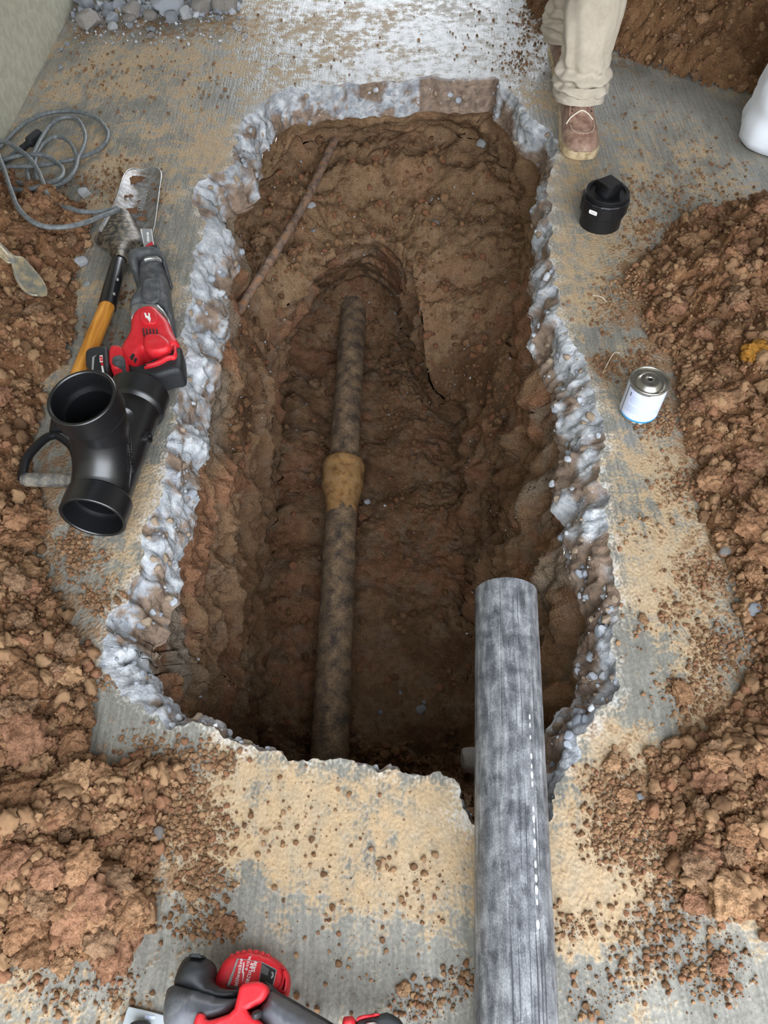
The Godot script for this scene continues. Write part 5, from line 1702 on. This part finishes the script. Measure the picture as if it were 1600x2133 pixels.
	text3d("M18", 0.015, at(150 + 390 / z, 480 + 1710 / z, y), dn, Vector3.UP, M.red_print, bat)
	text3d("RED", 0.011, at(150 + 402 / z, 480 + 1785 / z, 0.088), dn, Vector3.UP, M.red_print, bat)
	text3d("LITHIUM", 0.022, at(150 + 408 / z, 480 + 1850 / z, 0.088), dn, Vector3.UP, M.white_print, bat)
	# flash and script on the housing
	var bolt := [[960, 1095], [985, 1100], [1000, 1140], [1020, 1135], [1045, 1235], [1000, 1165], [982, 1170]]
	part.call("logo_flash", bolt, 0.0922, 0.0932, 0.0003, M.white_print, 0.0, 0, body)
	text3d("Milwaukee", 0.027, at(150 + 1035 / z, 480 + 1150 / z, 0.0935), (at(150 + 1050 / z, 480 + 1220 / z, 0.09) - at(150 + 1022 / z, 480 + 1085 / z, 0.09)), Vector3.UP, M.white_print, body, "lettering", "Droid Serif", 0.001, true, 0.2)
	# blade
	var m := MB.new()
	pillow(m, traced([[910, -20], [1060, -20], [1098, 230], [968, 245]], z, off, 0.046, 0), 0.044, 0.0462, 0.0004)
	var bl := obj("saw_blade", m.mesh(), M.white_print, o)
	m = MB.new()
	pillow(m, traced([[930, -20], [1052, -20], [1080, 160], [1000, 190], [972, 245]], z, off, 0.046, 0), 0.0463, 0.0468, 0.0001)
	obj("blade_paint", m.mesh(), M.grey_print, bl)
	m = MB.new()
	pillow(m, traced([[985, 205], [1068, 150], [1092, 200], [1096, 228], [980, 240]], z, off, 0.046, 0), 0.0467, 0.0472, 0.0001)
	obj("blade_paint", m.mesh(), M.red_print, bl)
	var td := at(150 + 1000 / z, 480 + 190 / z, 0.047) - at(150 + 985 / z, 480 - 10 / z, 0.047)
	text3d("THE TORCH", 0.042, at(150 + 1012 / z, 480 + 85 / z, 0.0474), td, Vector3.UP, M.white_print, bl)

func build_circular_saw() -> void:
	var o := thing("circular_saw", "red and grey cordless circular saw at the bottom of the picture", "power saw", at(480, 2060, 0))
	var z := 4.0
	var off := Vector2(240, 1960)
	var part := func(called: String, pts: Array, y0: float, y1: float, b: float, mm: Material, crown := 0.0, rounds := 2, parent: Node3D = null) -> MeshInstance3D:
		var m := MB.new()
		if b >= 0.006: inflate(m, traced(pts, z, off, y1 - 0.25 * (y1 - y0), rounds), y0, y1, b)
		else: pillow(m, traced(pts, z, off, y1 - 0.25 * (y1 - y0), rounds), y0, y1, b, crown)
		return obj(called, m.mesh(), mm, parent if parent else o)
	var guard: MeshInstance3D = part.call("blade_guard", [[800, 420], [830, 310], [865, 230], [910, 155], [1000, 100], [1120, 76], [1230, 95], [1330, 140], [1395, 195], [1440, 265], [1448, 350], [1425, 460], [1380, 620], [1200, 700], [950, 700], [820, 600]], 0.020, 0.062, 0.012, M.red)
	for k in 7:
		var a := -2.05 + k * 0.16
		var cx := 1125.0 + cos(a) * 318.0
		var cy := 395.0 + sin(a) * 318.0
		part.call("guard_tooth", [[cx - 16, cy - 6], [cx + 16, cy - 6], [cx + 20, cy + 26], [cx - 20, cy + 26]], 0.030, 0.056, 0.003, M.red_dull, 0.0, 0, guard)
	part.call("guard_shield", [[1385, 205], [1438, 260], [1448, 350], [1425, 450], [1330, 430], [1395, 330]], 0.050, 0.066, 0.004, M.red, 0.0, 1, guard)
	var plate: MeshInstance3D = part.call("name_plate", [[1020, 143], [1225, 175], [1348, 240], [1312, 395], [1180, 440], [925, 382]], 0.062, 0.0632, 0.0004, M.grey_print, 0.0, 0, guard)
	part.call("plate_red", [[1030, 152], [1222, 180], [1185, 400], [955, 375]], 0.0632, 0.0640, 0.0002, M.red_print, 0.0, 0, plate)
	part.call("plate_black", [[1226, 184], [1340, 243], [1308, 390], [1190, 420]], 0.0632, 0.0640, 0.0002, M.black_print, 0.0, 0, plate)
	part.call("plate_silver", [[1014, 146], [1028, 152], [952, 375], [932, 372], [985, 230]], 0.0632, 0.0643, 0.0002, M.alu, 0.0, 0, plate)
	var ty := 0.0648
	var upd := func(x0: float, y0: float, x1: float, y1: float) -> Vector3:
		return at(240 + x1 / z, 1960 + y1 / z, ty) - at(240 + x0 / z, 1960 + y0 / z, ty)
	text3d("Milwaukee", 0.034, at(240 + 1030 / z, 1960 + 262 / z, ty), upd.call(1008, 350, 1045, 165), Vector3.UP, M.white_print, plate, "lettering", "Droid Serif", 0.001, true, 0.2)
	text3d("CIRCULAR", 0.029, at(240 + 1118 / z, 1960 + 280 / z, ty), upd.call(1095, 355, 1145, 175), Vector3.UP, M.white_print, plate)
	text3d("SAW", 0.0135, at(240 + 1160 / z, 1960 + 215 / z, ty), upd.call(1150, 255, 1172, 178), Vector3.UP, M.white_print, plate)
	text3d("6-1/2 in.", 0.010, at(240 + 1108 / z, 1960 + 182 / z, ty), upd.call(1090, 240, 1110, 170), Vector3.UP, M.white_print, plate)
	part.call("logo_flash", [[1070, 175], [1078, 178], [1068, 258], [1076, 262], [1062, 345], [1062, 268], [1054, 262]], 0.0640, 0.0646, 0.0002, M.white_print, 0.0, 0, plate)
	part.call("plate_mark", [[1300, 262], [1312, 256], [1322, 270], [1318, 300], [1300, 318], [1296, 296], [1306, 290]], 0.0640, 0.0646, 0.0002, M.grey_print, 0.0, 0, plate)
	for k in 6:
		part.call("small_print", [[1232 + k * 9, 196 + k * 7], [1235 + k * 9, 197 + k * 7], [1222 + k * 9, 268 + k * 4], [1219 + k * 9, 267 + k * 4]], 0.0640, 0.0645, 0.0001, M.grey_print, 0.0, 0, plate)
	part.call("front_grip", [[470, 370], [490, 290], [515, 215], [560, 140], [620, 112], [740, 122], [790, 185], [797, 255], [780, 330], [840, 380], [940, 404], [1045, 396], [1030, 480], [920, 500], [700, 470], [520, 420]], 0.050, 0.118, 0.026, M.rubber_dark, 0.003)
	part.call("grip_nub", [[625, 108], [735, 118], [745, 140], [615, 132]], 0.085, 0.112, 0.004, M.rubber_dark, 0.0, 1)
	part.call("gear_case", [[440, 368], [520, 362], [620, 375], [720, 405], [830, 452], [930, 476], [1022, 466], [990, 600], [880, 680], [700, 800], [420, 820], [385, 640], [402, 480]], 0.040, 0.132, 0.030, M.tool_grey, 0.003)
	part.call("front_pad", [[425, 380], [520, 368], [660, 400], [690, 460], [640, 620], [560, 690], [420, 690], [388, 600], [402, 480]], 0.060, 0.136, 0.026, M.rubber, 0.002)
	part.call("motor_cover", [[1055, 370], [1150, 345], [1230, 343], [1278, 390], [1272, 450], [1230, 512], [1150, 560], [1100, 585], [1250, 690], [1330, 820], [640, 840], [672, 690], [700, 602], [760, 608], [775, 668], [860, 650], [1000, 598], [1030, 480]], 0.060, 0.142, 0.0055, M.red, 0.0, 1)
	var hd: MeshInstance3D = part.call("rear_handle", [[1278, 400], [1340, 440], [1450, 500], [1600, 590], [1760, 680], [1860, 750], [1900, 900], [1400, 900], [1270, 730], [1120, 600], [1225, 515]], 0.060, 0.138, 0.034, M.tool_grey, 0.002)
	part.call("handle_rubber", [[1230, 330], [1290, 350], [1340, 415], [1450, 470], [1600, 560], [1760, 650], [1850, 715], [1850, 780], [1700, 710], [1560, 630], [1440, 560], [1340, 500], [1270, 450]], 0.045, 0.112, 0.020, M.rubber_dark, 0.0, 2, hd)
	part.call("trigger", [[1135, 600], [1165, 575], [1215, 572], [1220, 600], [1195, 655], [1140, 660]], 0.120, 0.150, 0.006, M.rubber_dark, 0.0, 1, hd)
	part.call("battery_clip", [[1890, 730], [1900, 640], [1920, 628], [2000, 625], [2005, 760]], 0.050, 0.120, 0.010, M.red, 0.0, 1)
	var bt: MeshInstance3D = part.call("battery", [[2010, 660], [2040, 640], [2200, 612], [2280, 592], [2400, 672], [2420, 790], [2010, 790]], 0.040, 0.112, 0.008, M.rubber_dark, 0.0, 1)
	part.call("battery_trim", [[2010, 648], [2040, 622], [2200, 600], [2210, 625], [2040, 655], [2015, 675]], 0.045, 0.116, 0.006, M.red, 0.0, 1, bt)
	part.call("battery_latch", [[2075, 680], [2190, 672], [2200, 740], [2080, 745]], 0.09, 0.117, 0.004, M.alu, 0.0, 1, bt)
	part.call("base_plate", [[55, 720], [105, 545], [130, 548], [380, 610], [460, 640], [420, 820], [40, 820]], 0.006, 0.010, 0.001, M.base_plate, 0.0, 1)
	part.call("plate_window", [[248, 618], [330, 625], [330, 650], [246, 650]], 0.010, 0.011, 0.0003, M.can_pale, 0.0, 0)
	part.call("depth_knob", [[115, 690], [175, 660], [272, 664], [275, 760], [115, 760]], 0.012, 0.035, 0.006, M.rubber_dark, 0.0, 1)

func shoe(o: Node3D, toe: Vector3, heel: Vector3) -> void:
	var len := toe.distance_to(heel)
	var back := (heel - toe).normalized()
	var side := Vector3.UP.cross(back).normalized()
	var put := func(s: float, x: float, y: float) -> Vector3:
		return toe + back * s * len / 0.30 + side * x + Vector3(0, y, 0)
	var secs := [[0.004, 0.022, 0.034], [0.012, 0.036, 0.044], [0.028, 0.047, 0.054], [0.055, 0.0535, 0.062], [0.09, 0.055, 0.068], [0.125, 0.052, 0.080], [0.155, 0.049, 0.100], [0.185, 0.046, 0.122], [0.22, 0.043, 0.135], [0.26, 0.040, 0.135], [0.285, 0.034, 0.130], [0.298, 0.020, 0.115]]
	var rows := []
	for s in secs:
		var row := PackedVector3Array()
		for k in 25:
			var a := PI * k / 24.0
			var cx := cos(a)
			var sy := sin(a)
			row.append(put.call(s[0], s[1] * signf(cx) * pow(absf(cx), 0.75), 0.026 + (s[2] - 0.026) * pow(sy, 0.7)))
		rows.append(row)
	var m := MB.new()
	m.grid(rows)
	m.fan(rows[0], put.call(0.003, 0, 0.03))
	m.fan(rows[-1], put.call(0.299, 0, 0.07))
	var bt := obj("boot", m.mesh(), M.leather, o)
	bt.set_meta("label", "worn brown leather moc-toe boot with a pale wedge sole")
	var outl := PackedVector2Array()
	for q in [[0.0, 0.0], [0.002, 0.022], [0.012, 0.042], [0.032, 0.054], [0.06, 0.060], [0.10, 0.061], [0.15, 0.054], [0.21, 0.049], [0.27, 0.046], [0.297, 0.034], [0.306, 0.0]]:
		var p: Vector3 = put.call(q[0], q[1], 0)
		outl.append(Vector2(p.x, p.z))
	for q in [[0.297, -0.034], [0.27, -0.046], [0.21, -0.049], [0.15, -0.054], [0.10, -0.061], [0.06, -0.060], [0.032, -0.054], [0.012, -0.042], [0.002, -0.022]]:
		var p: Vector3 = put.call(q[0], q[1], 0)
		outl.append(Vector2(p.x, p.z))
	m = MB.new()
	pillow(m, chaikin(outl, 2), 0.0, 0.027, 0.005)
	obj("sole", m.mesh(), M.sole, bt)
	m = MB.new()
	pillow(m, chaikin(inset(outl, 0.002), 2), 0.0265, 0.032, 0.002)
	obj("welt", m.mesh(), M.sole_welt, bt)
	# raised seam round the toe, stitched
	m = MB.new()
	var seam := PackedVector3Array()
	for q in [[0.15, 0.034, 0.089], [0.12, 0.036, 0.072], [0.085, 0.036, 0.0625], [0.062, 0.030, 0.0605], [0.05, 0.015, 0.0605], [0.047, 0.0, 0.0615], [0.05, -0.015, 0.0605], [0.062, -0.030, 0.0605], [0.085, -0.036, 0.0625], [0.12, -0.036, 0.072], [0.15, -0.034, 0.089]]:
		seam.append(put.call(q[0], q[1], q[2]))
	tube(m, smooth_path(seam, 5), 0.0032, 8)
	obj("toe_seam", m.mesh(), M.leather, bt)
	var sp := smooth_path(seam, 6)
	for k in range(12, sp.size() - 12, 2):
		m = MB.new()
		m.box(sp[k] + Vector3(0, 0.0034, 0.0015), Vector3(0.0028, 0.0012, 0.0016), frame_of(sp[k + 1] - sp[k]))
		obj("stitch", m.mesh(), M.stitch, bt)
	m = MB.new()
	var lc := PackedVector3Array()
	for q in [[0.098, -0.047, 0.062], [0.11, -0.036, 0.074], [0.122, -0.018, 0.083], [0.130, 0.0, 0.088], [0.122, 0.018, 0.083], [0.108, 0.034, 0.072]]:
		lc.append(put.call(q[0], -q[1], q[2]))
	tube(m, smooth_path(lc, 5), 0.0022, 8)
	obj("lace", m.mesh(), M.stitch, bt)
	m = MB.new()
	lc = PackedVector3Array()
	for q in [[0.135, -0.028, 0.090], [0.142, -0.01, 0.098], [0.142, 0.01, 0.098], [0.135, 0.028, 0.090]]:
		lc.append(put.call(q[0], q[1], q[2]))
	tube(m, smooth_path(lc, 5), 0.0026, 8)
	obj("lace", m.mesh(), M.leather, bt)
	for s in [-1.0, 1.0]:
		m = MB.new()
		lathe(m, put.call(0.13, s * 0.03, 0.0845), Vector3(s * 0.5, 0.85, 0.2), [[0.0, 0.003], [0.0022, 0.003], [0.003, 0.001]], 10)
		obj("eyelet", m.mesh(), M.black_print, bt)

func build_person() -> void:
	var o := thing("person", "person in khaki trousers and worn brown boots standing at the pit's far right edge", "person", Vector3(0.61, 0, -2.5))
	shoe(o, Vector3(0.607, 0, -2.243), Vector3(0.615, 0, -2.545))
	shoe(o, Vector3(0.650, 0, -2.665), Vector3(0.630, 0, -2.968))
	var m := MB.new()
	var legs := [
		[[0.608, 0.088, -2.435, 0.071, 0.078], [0.607, 0.12, -2.437, 0.078, 0.078], [0.607, 0.16, -2.44, 0.079, 0.074], [0.607, 0.20, -2.45, 0.074, 0.070], [0.609, 0.26, -2.47, 0.080, 0.074], [0.612, 0.32, -2.49, 0.087, 0.080], [0.613, 0.40, -2.50, 0.085, 0.082], [0.612, 0.52, -2.51, 0.090, 0.088], [0.61, 0.65, -2.55, 0.098, 0.098], [0.60, 0.80, -2.61, 0.108, 0.115], [0.585, 0.92, -2.66, 0.120, 0.13]],
		[[0.622, 0.072, -2.865, 0.070, 0.082], [0.622, 0.12, -2.865, 0.078, 0.08], [0.625, 0.18, -2.86, 0.074, 0.075], [0.63, 0.26, -2.855, 0.078, 0.076], [0.64, 0.36, -2.84, 0.084, 0.082], [0.66, 0.52, -2.80, 0.090, 0.088], [0.69, 0.70, -2.76, 0.10, 0.10], [0.72, 0.92, -2.72, 0.120, 0.13]]]
	for L in legs:
		var keys: Array = L
		var rows := []
		var n := 48
		var fine := 90
		for i in fine + 1:
			var t := float(i) / fine * (keys.size() - 1)
			var a := mini(int(t), keys.size() - 2)
			var f := t - a
			var v := []
			for k in 5:
				v.append(cubic_interpolate(keys[a][k], keys[a + 1][k], keys[maxi(a - 1, 0)][k], keys[mini(a + 2, keys.size() - 1)][k], f))
			var row := PackedVector3Array()
			for k in n:
				var an := TAU * k / n
				var y: float = v[1]
				# folds that bunch over the boot, and drag lines higher up
				var bunch := exp(-pow((y - 0.15) / 0.06, 2.0))
				var fold := 0.010 * bunch * sin(y * 150.0 + 1.9 * sin(an + 0.6) + 2.0 * nz.get_noise_2d(an * 3.0, y * 20.0))
				var drag := 0.012 * nz.get_noise_3d(cos(an) * 3.5 + y * 9.0, sin(an) * 3.5, y * 5.0 - an * 0.8) * smoothstep(0.08, 0.2, y)
				var hem := 0.0
				if i < 3: hem = 0.002
				var rr := 1.0
				var lift := 0.022 * sin(an) * (1.0 - smoothstep(0.09, 0.16, y))
				row.append(Vector3(v[0] + cos(an) * (v[3] * rr + fold + drag + hem), y + lift, v[2] + sin(an) * (v[4] * rr + fold + drag + hem)))
			rows.append(row)
		m.grid(rows, true)
		# the turned-in hem
		var inner := PackedVector3Array()
		for p in rows[0]: inner.append(p.lerp(Vector3(keys[0][0], p.y, keys[0][2]), 0.06) + Vector3(0, 0.05, 0))
		m.grid([rows[0], inner], true)
	# hips
	var hips := []
	for q in [[0.86, 0.17, 0.15], [0.92, 0.21, 0.155], [0.99, 0.20, 0.14], [1.06, 0.18, 0.125]]:
		var row := PackedVector3Array()
		for k in 40:
			var an := TAU * k / 40.0
			row.append(Vector3(0.655 + cos(an) * q[1], q[0], -2.69 + sin(an) * q[2]))
		hips.append(row)
	m.grid(hips, true)
	m.fan(hips[3], Vector3(0.655, 1.06, -2.69), true)
	m.fan(hips[0], Vector3(0.655, 0.86, -2.69))
	var tr := obj("trousers", m.mesh(), M.khaki, o)
	tr.set_meta("label", "loose khaki work trousers bunched over the boots")
	# stitched line above the hem of the front leg, and the outer seam of the rear leg
	m = MB.new()
	var sm := PackedVector3Array()
	for i in 20:
		var y := 0.13 + 0.025 * i
		sm.append(Vector3(0.548 + 0.03 * smoothstep(0.1, 0.2, y) - 0.032 + 0.012 * nz.get_noise_1d(y * 9.0), y, -2.47))
	tube(m, sm, 0.0018, 6)
	obj("side_seam", m.mesh(), M.khaki, tr)

func build_bag() -> void:
	var m := MB.new()
	var rows := []
	var c := Vector3(1.335, 0, -2.38)
	for i in 25:
		var t := i / 24.0
		var row := PackedVector3Array()
		for k in 56:
			var a := TAU * k / 56.0
			var sq := 1.0 / maxf(absf(cos(a - 0.5)), absf(sin(a - 0.5)))
			var r := 0.195 * lerpf(1.0, minf(sq, 1.25), 0.75) * (1.0 - 0.12 * t) * (1.0 if t > 0.04 else 0.93)
			r += 0.014 * nz.get_noise_3d(cos(a) * 3.0, t * 6.0, sin(a) * 3.0) + 0.008 * nz2.get_noise_3d(cos(a) * 3.0 + t * 2.0, t * 2.0, sin(a) * 3.0)
			row.append(c + Vector3(cos(a) * r - 0.0 * t, 0.004 + t * 0.34, sin(a) * r))
		rows.append(row)
	m.grid(rows, true)
	m.fan(rows[24], c + Vector3(0, 0.36, 0), true)
	var o := thing("plastic_bag", "crumpled white plastic bag cut off by the right edge of the frame", "bag", c)
	obj("sack", m.mesh(), M.bag, o)

func build_straws() -> void:
	# dry grass stalks
	var list := [[[1255, 780, 1275, 745, 1290, 738], "dry grass stalk bent above the dark stain by the can"], [[1235, 618, 1250, 626, 1262, 630], "short straw on the slab by the right pit edge"], [[1505, 1830, 1516, 1848, 1512, 1862], "curled pale root in the lower right soil"]]
	for q in list:
		var p: Array = q[0]
		var pts := PackedVector3Array()
		for k in 3:
			var g := at(p[k * 2], p[k * 2 + 1], 0.0)
			g.y = surface_y(g.x, g.z) + (0.004 if k != 1 else 0.012)
			pts.append(g)
		var m := MB.new()
		tube(m, smooth_path(pts, 6), 0.0009, 5)
		var o := obj("straw", m.mesh(), M.stitch)
		tag(o, q[1], "straw")

# ---------------------------------------------------------------- the room
func slab_box(called: String, lo: Vector3, hi: Vector3, mm: Material, label: String, category: String) -> void:
	var m := MB.new()
	m.box((lo + hi) * 0.5, hi - lo)
	var o := obj(called, m.mesh(), mm)
	tag(o, label, category, "", "structure")

func build_room() -> void:
	slab_box("wall_left", Vector3(-1.42, -0.2, -8.4), Vector3(-1.205, 2.72, 3.3), M.wall, "pale rendered wall along the left side of the floor", "wall")
	slab_box("ceiling", Vector3(-1.42, 2.7, -6.2), Vector3(3.6, 2.9, 0.5), M.ceiling, "plain ceiling over the work area", "ceiling")
	slab_box("wall_right", Vector3(3.4, -0.2, -8.4), Vector3(3.6, 2.7, 3.3), M.wall, "pale wall out of sight on the right", "wall")
	slab_box("wall_front_left", Vector3(-1.21, -0.2, -6.2), Vector3(-0.9, 2.7, -6.0), M.wall, "pale wall left of the far doorway", "wall")
	slab_box("wall_front_right", Vector3(1.5, -0.2, -6.2), Vector3(3.4, 2.7, -6.0), M.wall, "pale wall right of the far doorway", "wall")
	slab_box("wall_front_top", Vector3(-0.9, 2.3, -6.2), Vector3(1.5, 2.7, -6.0), M.wall, "lintel over the far doorway", "wall")

func _ready() -> void:
	rng.seed = 20240517
	var cam := Camera3D.new()
	cam.name = "camera"
	add_child(cam)
	cam.position = Vector3(0, CAM_H, 0)
	cam.rotation_degrees = Vector3(-PITCH, 0, 0)
	cam.fov = rad_to_deg(2.0 * atan(1066.5 / FOCAL))
	cam.near = 0.05
	cam.current = true
	var sky_mat := ProceduralSkyMaterial.new()
	sky_mat.sky_top_color = Color(0.93, 0.96, 1.0)
	sky_mat.sky_horizon_color = Color(0.98, 0.985, 1.0)
	sky_mat.ground_bottom_color = Color(0.42, 0.41, 0.39)
	sky_mat.ground_horizon_color = Color(0.6, 0.6, 0.58)
	var sky := Sky.new()
	sky.sky_material = sky_mat
	var env := Environment.new()
	env.background_mode = Environment.BG_SKY
	env.sky = sky
	env.background_energy_multiplier = 2.2
	env.tonemap_mode = Environment.TONE_MAPPER_LINEAR
	env.tonemap_exposure = 3.9
	env.sdfgi_enabled = true
	env.ssao_enabled = true
	env.ssil_enabled = true
	var we := WorldEnvironment.new()
	we.name = "environment"
	we.environment = env
	add_child(we)
	nz = noise(FastNoiseLite.TYPE_SIMPLEX, 0.44, 1, 3)
	nz2 = noise(FastNoiseLite.TYPE_SIMPLEX, 0.9, 2, 3)
	cell = noise(FastNoiseLite.TYPE_CELLULAR, 1.0, 3, 1)
	cell2 = noise(FastNoiseLite.TYPE_CELLULAR, 1.0, 4, 1)
	cell3 = noise(FastNoiseLite.TYPE_CELLULAR, 1.0, 5, 1)
	make_materials()
	M.slab = StandardMaterial3D.new()
	build_pit()
	make_slab_material()
	(get_node("floor/slab_surface") as MeshInstance3D).material_override = M.slab
	build_room()
	build_heaps()
	build_clods()
	build_new_pipe()
	build_iron_pipe()
	build_rod()
	build_wye()
	build_recip_saw()
	build_circular_saw()
	build_person()
	build_shovel()
	build_old_shovel()
	build_cleanout()
	build_can()
	build_cord()
	build_bag()
	build_stones()
	build_straws()
	build_crumbs()
